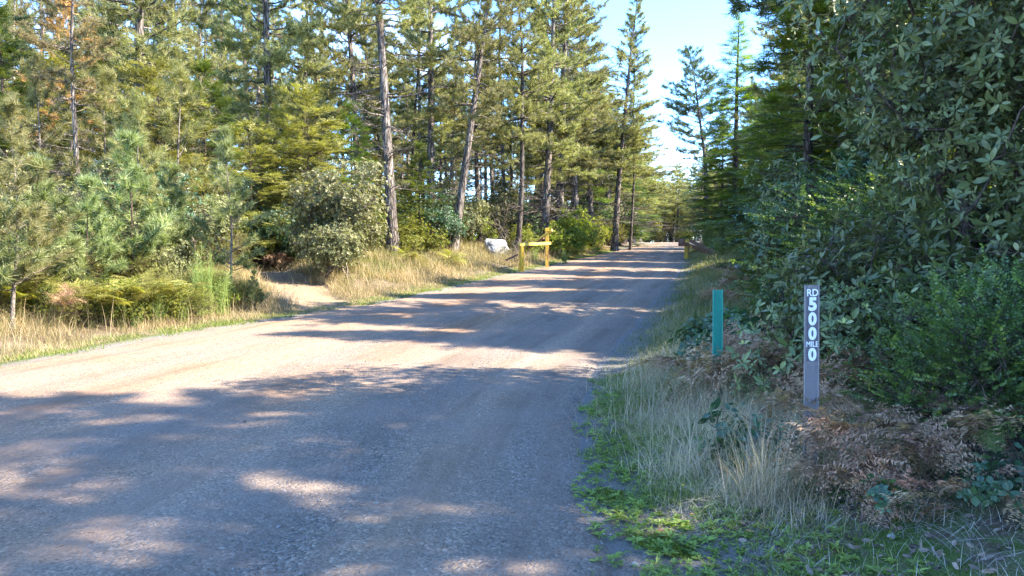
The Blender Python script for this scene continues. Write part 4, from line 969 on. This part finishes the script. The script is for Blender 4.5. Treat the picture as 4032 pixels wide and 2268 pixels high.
for i, (x, y, v, s) in enumerate(((9.2, 19, sprd, .95), (10.8, 23.5, spr, .8), (12.0, 28.5, PINE[1], .8), (14.2, 33, sprd, 1.05), (15.3, 38.5, PINE[3], .85), (16.6, 44, spr, .9), (19.5, 52, PINE[0], .8), (20.5, 63, sprd, 1.2), (24, 72, spr, .9), (25.5, 84, sprd, 1.1), (28.5, 93, PINE[1], .8), (12, 15, PINE[3], .8), (9.6, 13.2, FIR[2], .85), (11.8, 18.6, FIR[2], 1.), (13.6, 22, FIR[2], 1.1), (15.8, 27, FIR[2], 1.1), (17.5, 34, FIR[2], 1.1), (19, 41, FIR[2], 1.15), (21, 48, FIR[2], 1.1), (17.8, 56, FIR[2], .8))):
    plant('conifer', v, x, y, i * 1.3 + .5, (s * 1.2, s * 1.2, s), LT2, 'tree', 'conifer row on the right of the road')
LT3 = 'conifer crowding the left road edge near the crest'
for i, (s_, y, v, s) in enumerate(((3, 66, FIR[0], 1.2), (4.5, 74, spr, .6), (2.8, 82, FIR[0], 1.3), (4, 90, sprd, .9), (3, 98, spr, .8), (4, 106, sprd, 1.), (3, 114, spr, .8), (6, 70, PINE[1], .9), (7, 86, PINE[0], .9), (8, 100, PINE[3], .9), (6.5, 111, PINE[1], .8), (5, 60, FIR[1], 1.2))):
    plant('conifer', v, float(XL(y)) - s_, y, i * 1.9, (s * 1.15, s * 1.15, s), LT3, 'tree', 'conifers by the left road edge near the crest')

# big broadleaf evergreen tree over the posts
big = shrub(91, [(.4, 0, 2.0, 1.5, 1.3, 1.2), (-.5, .2, 3.3, 1.35, 1.3, 1.0), (.8, -.5, 3.2, 1.7, 1.5, 1.2), (.0, .1, 4.8, 1.8, 1.6, 1.2), (1.6, .2, 4.6, 1.6, 1.4, 1.2), (2.3, -.6, 2.6, 1.4, 1.3, 1.3)],
            560, T_rhodo, [M['twig_dark'], M['rhodo']], per=14, spread=.19, tsc=.76, up=.1, stems=6, r0=.085, name='broadleaf', shell=.3, base_spread=.35, tipr=.004)
plant('broadleaf_tree', big, 4.65, 7.5, 0, 1, 'big dark broad-leaved evergreen tree overhanging the numbered post', 'tree', parts=('trunk', 'crown'))
mid = shrub(92, [(0, 0, 1.4, 1.2, 1.1, 1.1), (-.4, .1, 2.3, .8, .8, .7), (.8, .1, 1.9, .9, .9, .9)], 220, T_rhodo, [M['twig_dark'], M['rhodo']], per=11, spread=.17, tsc=.75, up=.15, name='broad_shrub_mid', r0=.04)
plant('broadleaf_shrub', mid, 5.1, 12.6, 0, .95, 'dull grey-green broad-leaved shrub behind the green post', 'shrub', parts=('stem', 'foliage'))
plant('broadleaf_shrub', mid, 7.3, 10.8, 2.2, 1.3, 'tall broad-leaved shrub deep behind the huckleberry sprays', 'shrub', parts=('stem', 'foliage'))
plant('broadleaf_shrub', mid, 8.0, 14.5, 4.2, 1.5, 'broad-leaved shrub filling the back of the thicket', 'shrub', parts=('stem', 'foliage'))
low = shrub(93, [(0, 0, .62, .75, .5, .42), (.7, .1, .8, .6, .5, .45), (-.55, 0, .45, .5, .4, .3)], 110, T_rhodo, [M['twig_dark'], M['rhodo']], per=9, spread=.13, tsc=.62, up=.35, name='broad_low', r0=.02, stems=5)
plant('broadleaf_shrub', low, 2.85, 6.1, 0, 1.0, 'low broad-leaved shrub directly right of the numbered post', 'shrub', parts=('stem', 'foliage'))
plant('broadleaf_shrub', low, 3.9, 6.5, 2.0, 1.35, 'broad-leaved shrub with pale leaves behind the low bright shrub', 'shrub', parts=('stem', 'foliage'))
plant('broadleaf_shrub', low, 4.0, 8.3, 4.0, 1.25, 'broad-leaved shrub between the two posts, further back', 'shrub', parts=('stem', 'foliage'))
plant('broadleaf_shrub', low, 4.35, 5.7, 5.2, 1.5, 'pale-leaved shrub at the right picture border', 'shrub', parts=('stem', 'foliage'))
plant('broadleaf_shrub', low, 5.2, 6.6, 1.2, 1.7, 'broad-leaved shrub filling the right border behind the pale one', 'shrub', parts=('stem', 'foliage'))
hk = shrub(94, [(0, 0, 1.25, 1.2, .9, .55), (-.7, -.1, .8, .8, .7, .4), (.8, 0, 1.7, .9, .8, .5), (.1, -.2, .6, 1., .7, .4)], 230, T_huck, [M['twig_dark'], M['huck']], per=12, spread=.16, tsc=1.0, up=.15, flat=.3, droop=.75, name='huckleberry', r0=.02, stems=7)
plant('huckleberry_bush', hk, 4.65, 9.2, 0, 1.15, 'arching bright green small-leaved bush spread in layers behind the posts', 'bush', parts=('stem', 'foliage'))
plant('spruce_tree', sprd, 6.4, 12.4, 2, (.62, .62, .5), 'dark conifer boughs reaching out above the small-leaved bushes', 'tree')
plant('huckleberry_bush', hk, 5.7, 10.6, 2.5, 1.1, 'small-leaved layered bush rising toward the broadleaf tree', 'bush', parts=('stem', 'foliage'))
plant('huckleberry_bush', hk, 6.1, 14.6, 4.4, .9, 'small-leaved green bush beyond the dull grey-green shrub', 'bush', parts=('stem', 'foliage'))
hk2 = shrub(95, [(0, 0, .55, .62, .45, .42), (.5, .1, .7, .5, .45, .4), (-.2, -.1, .35, .5, .4, .25)], 125, T_huck, [M['twig_dark'], M['huck']], per=8, spread=.12, tsc=.8, up=.4, flat=.5, droop=.5, name='huck_near', r0=.014, stems=7)
plant('huckleberry_bush', hk2, 3.05, 4.95, 0, 1.0, 'dense low bush of tiny shiny leaves right of the numbered post', 'bush', parts=('stem', 'foliage'))
plant('huckleberry_bush', hk2, 3.95, 4.9, 2.4, 1.0, 'tiny-leaved bush running out at the right border', 'bush', parts=('stem', 'foliage'))
# filler thicket so that no open ground shows beneath the tree
LF = 'shaded thicket bush beneath the broad-leaved tree'
for i, (x, y, k, s) in enumerate(((6.2, 8.6, 2, 1.1), (7.5, 8., 0, 1.2), (6.3, 12.8, 2, 1.3), (9.5, 10.5, 0, 1.4), (6.6, 16.5, 2, 1.1), (8.2, 19.5, 3, 1.2), (7.2, 18, 0, .85), (9.9, 17, 2, 1.5), (9.2, 23, 2, 1.), (10.9, 27, 3, 1.2), (9.6, 25.5, 2, .8), (12, 32, 2, 1.1), (11.3, 29.5, 0, .9), (14.2, 38, 3, 1.3), (15.6, 44, 2, 1.2), (16.5, 53, 2, 1.3), (18.3, 60, 3, 1.1), (20, 68, 0, 1.2), (22, 77, 2, 1.2), (25, 88, 3, 1.4))):
    plant('bush', SH[k], x, y, i * 1.7, s, LF, 'bush', 'shaded thicket bushes on the right', parts=('stem', 'foliage'))

# ------------------------------------------------------------------ ferns, broom, weeds
FR = {}
for kind, m, cr in (('dead', M['dead_fern'], .7), ('gold', M['gold_fern'], .15), ('green', M['fern'], .1)):
    FR[kind] = [frond(200 + i + len(kind) * 10, .8, 15, .6, .30 + .1 * i, cr, kind + '_frond', m) for i in range(4)]
def fern(kind, x, y, n, s, label, seed, group=None, tilt0=.0, dz=0.05):
    r = TR(seed); e = bpy.data.objects.new('bracken_fern', None); col.objects.link(e); e.location = (x, y, gh1(x, y) + dz); tag(e, label, 'fern', group)
    for i in range(n):
        a = i * 2.4 + r.uniform(-.5, .5)
        obj('frond', FR[kind][r.integers(0, 4)], e, (r.normal(0, .06), r.normal(0, .06), r.uniform(0, .16) * s), (r.normal(0, .25), r.normal(tilt0, .25), a), s * r.uniform(.75, 1.15))
for i, (x, y, n, s, lb) in enumerate((
    (2.08, 4.28, 13, .62, 'heap of dead brown bracken at the foot of the numbered post'), (2.42, 4.30, 8, .55, 'dead bracken sprawling right of the numbered post'),
    (1.85, 4.0, 8, .5, 'dead bracken drooping in front of the numbered post'), (2.75, 4.7, 7, .42, 'dead bracken under the tiny-leaved bush'),
    (2.25, 6.6, 16, .95, 'large mound of dead bracken between the two posts'), (2.55, 6.0, 14, .8, 'dead bracken behind the numbered post'),
    (2.45, 7.4, 14, 1.0, 'dead bracken mound beyond the green post'), (1.75, 7.6, 8, .7, 'dead bracken left of the green post'), (2.15, 5.4, 10, .62, 'low dead bracken in the hollow between the posts'),
    (2.25, 3.68, 5, .34, 'small tan dead fern on the bare bank'), (2.72, 3.42, 5, .42, 'flattened tan fern at the lower right corner'), (3.35, 4.7, 6, .45, 'dead bracken at the right border'),
    (5.0, 17.6, 10, .9, 'reddish dead bracken by the grass below the right gate'), (5.9, 19.5, 10, .9, 'dead bracken further up the right bank'), (6.6, 22.5, 10, 1., 'dead bracken near the small grey rock'))):
    fern('dead', x, y, int(n * 1.15), s * (1.2 if y < 6 else 1.1), lb, i, tilt0=-.12 if y < 6 else -.2, dz=(.22 if y > 4 else .08) if y < 8 else .15)
for i, (x, y, n, s, lb) in enumerate(((2.72, 4.25, 3, .42, 'pale green fern frond below the tiny-leaved bush'), (2.45, 4.9, 4, .5, 'green fern frond behind the dead bracken'), (2.95, 4.0, 2, .4, 'single green fern near the right border'))):
    fern('green', x, y, n, s, lb, 40 + i, dz=.3)
gl = ['yellow bracken clump with a reddish tip among the young pines', 'yellow-green bracken left of the tall broom', 'yellow bracken low beside the broom', 'bracken patch at the left under the young pine', 'bracken clump at the left border', 'bracken in front of the rounded shrubs', 'small golden bracken right of the broom', 'bracken with brown fronds on the left verge']
for i, (u, d, n, s) in enumerate(((345, 14.4, 12, 1.3), (300, 14.0, 10, 1.1), (425, 14.9, 10, 1.), (110, 13.6, 9, 1.), (20, 13.0, 9, 1.), (250, 13.9, 8, .8), (470, 15.2, 8, .75), (150, 13.2, 6, .7))):
    fern('gold' if i < 7 else 'dead', atx(u, d), d, n, s, gl[i], 60 + i, tilt0=-.75, dz=.3)
for i, (u, d, lb) in enumerate(((1130, 29, 'golden bracken left of the boulder'), (1440, 40, 'orange-gold bracken right of the yellow gate'), (1500, 46, 'golden bracken under the far roadside pines'), (700, 25, 'pinkish dry bracken in the mouth of the dark hollow'), (1020, 27, 'golden bracken before the thick pine'))):
    fern('gold' if i != 3 else 'dead', atx(u, d), d, 12, 1., lb, 80 + i, tilt0=-.3, dz=.2)

def broom(seed, n, h, name):
    r = TR(seed); mb = MB(); az = r.uniform(0, 6.28, n); ln = np.abs(r.normal(0, .22, n)); q = np.linspace(0, 1, 6); hh = h * r.uniform(.45, 1., n)
    C = np.zeros((n, 6, 3)); o = r.normal(0, .08, (n, 2)) * h
    for k, f in ((0, np.cos(az)), (1, np.sin(az))): C[..., k] = o[:, k:k + 1] + (f * ln * hh)[:, None] * q ** 1.3 + r.normal(0, .008, (n, 6))
    C[..., 2] = hh[:, None] * q
    global rng; rng = r
    tubes(mb, C, np.maximum(.007 * (1 - .8 * q)[None] * np.ones((n, 1)), .002) * h ** .4, 3)
    m_ = n * 22; j = r.integers(0, n, m_); w = r.uniform(.3, .98, m_) * 5; i0 = w.astype(int).clip(0, 4); f = (w - i0)[:, None]
    p = C[j, i0] * (1 - f) + C[j, i0 + 1] * f; d = nrm(C[j, i0 + 1] - C[j, i0] + r.normal(0, .3, (m_, 3)))
    lf = leaf_flat(.16 * h ** .5, .007, 0); stamp(mb, [(lf[0], lf[1], np.full(4, r.random()))], p, frames(d), r.uniform(.5, 1.2, m_))
    return mb.mesh(name, M['broom'])
br = [broom(1, 60, 1.7, 'broom_a'), broom(2, 50, .9, 'broom_b')]
for i, (u, d, k, s, lb) in enumerate(((510, 15.6, 0, .85, 'tall bright lime-green broom with upright stems on the left verge'), (550, 15.9, 0, .62, 'second broom plant just right of the tallest one'), (395, 14.6, 1, .8, 'low green broom in dry grass on the left verge'), (455, 14.9, 1, .75, 'short green broom right of the low one'), (340, 14.2, 1, .6, 'small broom tuft by the bracken'),
        (1872, 35, 0, .95, 'green broom clump behind the right gate rails'), (1768, 48, 0, 1.2, 'broom left of the rails past the round gate post'), (1792, 45.5, 0, 1.15, 'tall broom rising between the gate rails'), (1835, 43, 0, 1.2, 'broom at the low end of the gate rails'), (1815, 39, 0, .9, 'broom behind the round gate post'), (1885, 31, 0, .9, 'broom clump on the right bank'), (1345, 36, 1, .8, 'little broom behind the yellow gate rail'), (1420, 36, 1, .8, 'broom tuft right of the yellow gate'))):
    x = atx(u, d); o = obj('broom_plant', br[k], None, (x, d, gh1(x, d)), (0, 0, i * 1.1), s); tag(o, lb, 'plant')

# seedlings of salal near the posts
sal = [shrub(300 + i, [(0, 0, .16, .16, .15, .1)], 12, T_salal, [M['twig_dark'], M['salal']], per=2, spread=.05, tsc=.62, name='salal', r0=.006, stems=3, tipr=.002) for i in range(3)]
sal2 = shrub(310, [(0, 0, .22, .3, .3, .16)], 60, T_salal, [M['twig_dark'], M['salal']], per=3, spread=.06, tsc=.75, name='leafy_plant', r0=.008, stems=4, tipr=.002)
for i, (x, y, s, lb) in enumerate(((1.42, 4.75, 1.1, 'leafy green seedling with yellowing leaves in pale grass left of the numbered post'), (1.55, 5.2, 1.3, 'rounded green seedling behind the dry stalks'), (2.45, 3.85, .9, 'green seedling beneath the dead bracken'), (2.35, 3.55, .8, 'three-leaved seedling on the bare bank'), (2.62, 3.35, 1., 'dark green seedling at the lower right corner'), (2.85, 4.05, .9, 'green seedling near the right border'), (1.95, 3.75, .8, 'trailing green seedling under the tan fern'), (1.75, 4.9, 1.2, 'green seedling left of the numbered post foot'), (2.25, 8.6, 2.4, 'bright yellow-green sapling leaves behind the green post'), (2.6, 8.2, 2.2, 'green leafy plant right behind the green post'), (3.0, 9.6, 3., 'leafy green plant on the bank behind both posts'), (2.7, 10.2, 2.8, 'leafy plant in grass beyond the green post'), (3.3, 11.5, 3., 'leafy plant at the thicket edge'), (2.9, 3.5, .9, 'seedling beside the flattened tan fern'))):
    plant('seedling', sal[i % 3] if s < 2 else sal2, x, y, i * 1.3, s if s < 2 else s * .45, lb, 'seedling', parts=('stem', 'foliage'))

# ------------------------------------------------------------------ grass and ground cover (stuff)
def scatter(n, y0, y1, yp, side, s0, s1, sp, r):
    y = y0 + (y1 - y0) * r.random(n) ** yp; s = s0 + (s1 - s0) * r.random(n) ** sp
    x = XL(y) - s if side < 0 else XR(y) + s
    return x, y, s
def patchy(x, y, f=1.):
    return .5 + .25 * np.sin(x * 2.1 * f + 1.3 * np.sin(y * 1.7 * f)) + .25 * np.sin(y * 2.7 * f + 1.1 * np.sin(x * 3.1 * f))
# left verge: golden grass
r = TR(401); mb = MB(); x, y, s = scatter(165000, 8.8, 62, 1.5, -1, .25, 6.5, 1.15, r)
pf = patchy(x, y, .8); k = (pf + r.normal(0, .2, len(x)) > .34) & ((pdist(x, y) > .8 + .35 * np.sin(x * 5 + y * 3) * np.sin(y * 4.1)) | (r.random(len(x)) < .05)) & ~((y < 17) & (s > 3.2)) ; x, y, s, pf = x[k], y[k], s[k], pf[k]
h = (.12 + .24 * sm(.2, 1.6, s) + .2 * patchy(x + 5, y * .9, .5) * sm(.5, 2, s)) * r.uniform(.35, 1.2, len(x)); w = .0022 + .00033 * y
blades(mb, x, y, gh(x, y) - .02, h, w * r.uniform(.6, 1.3, len(x)), .5, .7, 3, r, np.clip(.15 + .6 * pf + r.normal(0, .25, len(x)), 0, 1))
tag(obj('dry_grass', mb.mesh('dry_grass', M['dry_grass'])), 'golden dry grass on the sunlit left verge', 'grass', kind='stuff')
# seed stalks on the left verge
mb = MB(); x, y, s = scatter(2600, 9.5, 45, 1.3, -1, .6, 4.5, 1, r); k = pdist(x, y) > 1.1; x, y = x[k], y[k]
blades(mb, x, y, gh(x, y), r.uniform(.4, .85, len(x)), .003 + .0003 * y, .25, .3, 4, r); 
hd = leaf_flat(.07, .014, 0)
tag(obj('tall_dry_stalks', mb.mesh('tall_dry_stalks', M['dry_grass'])), 'tall thin dry stalks above the left verge grass', 'grass', kind='stuff')
# green strip along the left edge of the road
mb = MB(); x, y, s = scatter(52000, 8, 60, 1.5, -1, -.12, .75, 1.3, r); k = (r.random(len(x)) < .9 * patchy(x, y, 1.9) ** 1.3) & (s > .16 * np.sin(y * 2.7) * np.sin(y * 6.1 + 2) - .02 + .1 * r.normal(size=len(x))); x, y = x[k], y[k]
blades(mb, x, y, gh(x, y) - .03, r.uniform(.05, .14, len(x)), .006 + .0004 * y, .5, .5, 2, r)
tag(obj('green_grass', mb.mesh('green_grass', M['green_grass'])), 'short green grass lining the left edge of the road', 'grass', kind='stuff')
# grass in the middle tone behind, on both sides
mb = MB(); x, y, s = scatter(30000, 9, 40, 1.2, -1, 2.2, 7, 1, r); k = (pdist(x, y) > 1.3) & (patchy(x, y, .6) > .35); x, y = x[k], y[k]
blades(mb, x, y, gh(x, y) - .02, r.uniform(.15, .5, len(x)), .005 + .0004 * y, .4, .4, 3, r)
tag(obj('mixed_grass', mb.mesh('mixed_grass', M['mid_grass'])), 'greenish grass under the shrubs at the left forest edge', 'grass', kind='stuff')
# right verge beyond the green post
r = TR(402); mb = MB(); x, y, s = scatter(70000, 7.0, 60, 1.7, 1, .02, 3.6, 1.1, r); pf = patchy(x, y, 1.2)
k = pf + r.normal(0, .25, len(x)) > .25; x, y, s, pf = x[k], y[k], s[k], pf[k]
h = (.07 + .30 * sm(.1, 1.0, s)) * r.uniform(.4, 1.15, len(x))
blades(mb, x, y, gh(x, y) - .02, h, (.0035 + .0004 * y) * r.uniform(.6, 1.3, len(x)), .35, .5, 3, r, np.clip(pf + r.normal(0, .25, len(x)), 0, 1))
tag(obj('mixed_grass', mb.mesh('mixed_grass', M['mid_grass'])), 'green and straw-coloured grass along the shaded right verge', 'grass', kind='stuff')
# near right: low green band next to the gravel
mb = MB(); x, y, s = scatter(60000, 2.6, 9.5, 1.15, 1, -.06, 1.5, 1.5, r); 
edge0 = .25 * sm(4.6, 3.4, y) if 0 else .0
sj = s + .16 * np.sin(y * 3.1) * np.sin(y * 7.3 + 1) - .08; dens = np.where(y < 4.4, sm(.2, .7, sj) * .5 * (patchy(x, y, 2.2) > .45), sm(-.05, .3, sj) * (1. - .8 * sm(.4, .95, s))); k = r.random(len(x)) < dens * (.2 + 1.1 * patchy(x, y, 2.6)); x, y, s = x[k], y[k], s[k]
blades(mb, x, y, gh(x, y) - .01, r.uniform(.03, .10, len(x)) * (1 + .6 * sm(.2, .8, s)) * np.where(y < 4.2, .6, 1), r.uniform(.0025, .007, len(x)), .5, .7, 3, r)
tag(obj('green_grass', mb.mesh('green_grass', M['green_grass'])), 'fresh green grass between gravel and dry stalks on the right', 'grass', kind='stuff')
# near right: broader-leaved weeds
def rosette(seed, n, L, w):
    q = TR(seed); ps = []
    for i in range(n):
        a = i * 2.4 + q.uniform(-.3, .3); el = q.uniform(.9, 1.45); d = [math.cos(a) * math.sin(el), math.sin(a) * math.sin(el), math.cos(el)]
        l = L * q.uniform(.6, 1.1); v, f = leaf_simple(l, w * l / L, .2, .2); ps.append((rotz_to(v, d, q.uniform(-.4, .4)), f, np.full(len(v), q.random())))
    return merge_tpl(ps)
RS = [rosette(s, 9, .065, .018) for s in range(4)] + [rosette(s + 9, 6, .04, .022) for s in range(3)]
M['weed'] = leafmat('low_weed_leaves', [(0, (.08, .13, .022)), (.5, (.17, .26, .045)), (1, (.33, .42, .10))], .35, .45, .4)
mb = MB(); rng = r
x, y, s = scatter(9500, 2.7, 9., 1.3, 1, -.1, 1.5, 1.35, r); k = r.random(len(x)) < np.where(y < 4.3, 1.0 * sm(-.08, .4, s) * (1 - .75 * sm(.8, 1.35, s)), .9 * sm(-.1, .12, s + .1 * np.sin(y * 5) * np.sin(y * 2.3)) * (1 - sm(.3, .9, s))) * (.3 + patchy(x, y, 2.4)); x, y, s = x[k], y[k], s[k]
stamp(mb, RS, np.stack([x, y, gh(x, y) + np.where(s < .4, .018, .008)], 1), frames(nrm(np.array([[0, 0, 1.]]) + r.normal(0, .2, (len(x), 3)))), (.25 + .8 * r.random(len(x)) ** 2), 0)
tag(obj('low_weeds', mb.mesh('low_weeds', M['weed'])), 'small leafy green weeds at the foot of the right bank', 'weeds', kind='stuff')
# moss cushions at the road corner
mb = MB(); n = 9000; x = r.normal(.78, .16, n); y = r.normal(3.75, .22, n); x = np.concatenate([x, r.normal(.68, .09, 2500)]); y = np.concatenate([y, r.normal(4.65, .1, 2500)])
k = patchy(x, y, 5) > .42; x, y = x[k], y[k]; x = np.concatenate([x, r.uniform(.55, 1.5, 9000)]); y = np.concatenate([y, r.uniform(3.2, 5.2, 9000)]); k = (patchy(x, y, 3.1) > .5) & (x > XR(y) - .05); x, y = x[k], y[k]
blades(mb, x, y, gh(x, y) + np.where(x < XR(y) + .45, .014, 0), r.uniform(.006, .018, len(x)), r.uniform(.004, .008, len(x)), .8, .4, 1, r)
tag(obj('moss', mb.mesh('moss', M['moss'])), 'yellow-green moss at the gravel edge', 'moss', kind='stuff')
# pale dry stalks, dense behind the green strip
mb = MB(); x, y, s = scatter(42000, 3.9, 10.5, 1.1, 1, .38, 2.2, 1, r); k = (r.random(len(x)) < .25 + .9 * patchy(x, y, 1.6)) & ~((x > 1.75) & (y < 4.4)); x, y, s = x[k], y[k], s[k]
h = (.10 + .26 * sm(.4, 1.1, s)) * r.uniform(.4, 1.3, len(x)) * sm(3.4, 5, y)
blades(mb, x, y, gh(x, y) - .01, h, r.uniform(.002, .0045, len(x)), .75, .9, 3, r)
tag(obj('pale_dry_grass', mb.mesh('pale_dry_grass', M['grey_grass'])), 'pale dry grass around the two marker posts', 'grass', kind='stuff')
# individual tussocks of long dry stalks
for i, (x0, y0, n, hh, sp, lb) in enumerate(((1.45, 4.25, 300, .70, .07, 'tall tussock of pale dry stalks fanning up left of the numbered post'), (1.25, 4.9, 220, .62, .15, 'tussock of dry stalks behind the tallest one'), (1.75, 6.2, 150, .75, .14, 'dry stalks standing before the green post'),
        (1.3, 6.4, 260, .62, .25, 'dry tussock left of the green post'), (1.5, 8.2, 260, .65, .18, 'dry tussock beyond the green post'), (1.6, 3.95, 80, .3, .1, 'short flattened dry tussock in the weeds'))):
    q = TR(500 + i); mb = MB(); xx = q.normal(0, sp, n); yy = q.normal(0, sp, n)
    blades(mb, xx, yy, np.zeros(n) - .02, hh * q.uniform(.3, 1.1, n), q.uniform(.0022, .0042, n), .5, .35, 5, q)
    m_ = n; blades(mb, q.normal(0, sp * 1.6, m_), q.normal(0, sp * 1.6, m_), np.zeros(m_), .22 * q.uniform(.4, 1.1, m_), q.uniform(.002, .004, m_), 1.2, 1., 4, q)
    tag(obj('grass_tussock', mb.mesh('grass_tussock', M['grey_grass']), None, (x0, y0, gh1(x0, y0))), lb, 'grass tussock')
# straw and dead leaves on the bare bank
mb = MB(); n = 9000; x = r.uniform(1.15, 4.2, n); y = 2.7 + 3.2 * r.random(n); k = (x > XR(y) + .75) & (r.random(n) < .4 + .6 * patchy(x, y, 2)); x, y = x[k], y[k]
blades(mb, x, y, gh(x, y) + .004, r.uniform(.03, .16, len(x)), r.uniform(.0015, .0035, len(x)), 1.6, .6, 3, r)
tag(obj('straw_litter', mb.mesh('straw_litter', M['straw'])), 'matted grey straw on the bare bank', 'litter', kind='stuff')
mb = MB(); rng = r; n = 5200; x = r.uniform(1.1, 5.5, n); y = 2.7 + 5.5 * r.random(n); k = (x > XR(y) + .7); x, y = x[k], y[k]
LT_ = []
for q in range(5):
    v, f = leaf_big(.05, .022, r.uniform(-.4, .5), r.uniform(-.3, .5), .2); LT_.append((v, f, np.full(len(v), r.random())))
stamp(mb, LT_, np.stack([x, y, gh(x, y) + .008 + .01 * r.random(len(x))], 1), frames(nrm(r.normal(0, 1, (len(x), 3)) * [1, 1, .25])), r.uniform(.4, 1.2, len(x)), 0, 1.)
tag(obj('leaf_litter', mb.mesh('leaf_litter', M['litter'])), 'fallen brown leaves on the bare bank', 'leaf litter', kind='stuff')
# forest floor cover on the left
mb = MB(); n = 26000; y = 13 + 30 * r.random(n); x = XL(y) - 2.5 - 16 * r.random(n); k = pdist(x, y) > 1.; x, y = x[k], y[k]
blades(mb, x, y, gh(x, y) - .01, r.uniform(.06, .22, len(x)), .012 + .0006 * y, .9, .6, 2, r)
tag(obj('undergrowth', mb.mesh('undergrowth', M['mid_grass'])), 'low brownish undergrowth on the forest floor', 'undergrowth', kind='stuff')
# single items
for i, (x, y, z, rx) in enumerate(((1.02, 4.35, .13, .3), (.98, 3.98, .1, .2))):
    q = TR(i); ps = []
    for k in range(5):
        a = k * 1.257; v, f = leaf_simple(.011, .010, .1, .1); ps.append((rotz_to(v, [math.cos(a), math.sin(a), .35]), f, np.full(len(v), .5)))
    v, f, rr = merge_tpl(ps); b = MB(); b.add(v, f, 0, False, rr); e = bpy.data.objects.new('buttercup', None); col.objects.link(e); e.location = (x, y, gh1(x, y)); tag(e, ('yellow buttercup flower standing above the green grass', 'smaller yellow buttercup nearer the weeds')[i], 'flower')
    obj('flower', b.mesh('flower', M['petal']), e, (0, 0, z)); b = MB(); tubes(b, np.array([[0, 0, -.02], [.004, 0, z * .5], [0, 0, z]]), np.full(3, .0012), 4); obj('stem', b.mesh('stem', M['green_grass']), e)
v, f = leaf_big(.06, .035, .3, .4, .3); b = MB(); b.add(v, f, 0, False, .6)
for x, y, lb in ((.80, 3.98, 'curled orange-brown fallen leaf on the mossy gravel'), (1.28, 3.85, 'crumpled tan leaf in the weeds below the dry tussock'), (2.95, 3.95, 'orange-brown dead leaf near the right border')):
    tag(obj('fallen_leaf', b.mesh('fallen_leaf', M['needle_rust']) if lb[0] == 'c' and 'orange' in lb else bpy.data.meshes['fallen_leaf'], None, (x, y, gh1(x, y) + .02), (1.4, 0, x * 3)), lb, 'leaf')
# ------------------------------------------------------------------ camera, sun, sky
cam = bpy.data.cameras.new('camera'); co = bpy.data.objects.new('camera', cam); col.objects.link(co); scene.camera = co
cam.lens = 26; cam.sensor_width = 36; cam.clip_end = 5000; cam.clip_start = .05
co.location = (0, 0, 1.55); co.rotation_euler = (R(90 - 2.6), 0, 0)
SUN_AZ = 99.; SUN_EL = 41.     # azimuth clockwise from +Y
sl_ = bpy.data.lights.new('sun', 'SUN'); so = bpy.data.objects.new('sun', sl_); col.objects.link(so)
sl_.energy = 3.4; sl_.angle = R(.5); sl_.color = (1, .885, .70)
dv = Vector((math.sin(R(SUN_AZ)) * math.cos(R(SUN_EL)), math.cos(R(SUN_AZ)) * math.cos(R(SUN_EL)), math.sin(R(SUN_EL))))
so.rotation_euler = dv.to_track_quat('Z', 'Y').to_euler()
w = bpy.data.worlds.new('World'); scene.world = w; w.use_nodes = True; nt = w.node_tree; nt.nodes.clear()
sky = N(nt, 'ShaderNodeTexSky', sky_type='NISHITA'); sky.sun_disc = False; sky.sun_elevation = R(SUN_EL); sky.sun_rotation = R(SUN_AZ)
sky.air_density = .62; sky.dust_density = .1; sky.ozone_density = 2.5; sky.altitude = 100
tc = N(nt, 'ShaderNodeTexCoord'); mp = N(nt, 'ShaderNodeMapping'); mp.inputs['Scale'].default_value = (1.2, 1.2, 7); mp.inputs['Rotation'].default_value = (.35, .3, 0)
lk(nt, tc.outputs['Generated'], mp.inputs[0]); cn = noise(nt, mp.outputs[0], 1.6, 5, .55, .4)
cf = ramp(nt, cn, [(.52, (0, 0, 0)), (.75, (.22, .22, .22))])
hsv = N(nt, 'ShaderNodeHueSaturation'); hsv.inputs['Saturation'].default_value = 1.18; lk(nt, sky.outputs[0], hsv.inputs['Color'])
cc = mixc(nt, cf, hsv.outputs[0], (7.5, 8.0, 8.5))
bg = N(nt, 'ShaderNodeBackground'); lk(nt, cc, bg.inputs[0]); bg.inputs[1].default_value = .15
lk(nt, bg.outputs[0], N(nt, 'ShaderNodeOutputWorld').inputs[0])
vs = scene.view_settings; vs.view_transform = 'Standard'; vs.look = 'None'; vs.gamma = 1; vs.use_curve_mapping = False; vs.exposure = 3.1
c = scene.cycles; c.max_bounces = 6; c.diffuse_bounces = 3; c.glossy_bounces = 2; c.transmission_bounces = 4; c.transparent_max_bounces = 4
c.sample_clamp_indirect = 4; c.use_denoising = True; c.denoising_prefilter = 'NONE'; c.caustics_reflective = False; c.caustics_refractive = False
print('TRIS', sum(len(m.polygons) for m in bpy.data.meshes), 'OBJS', len(bpy.data.objects))
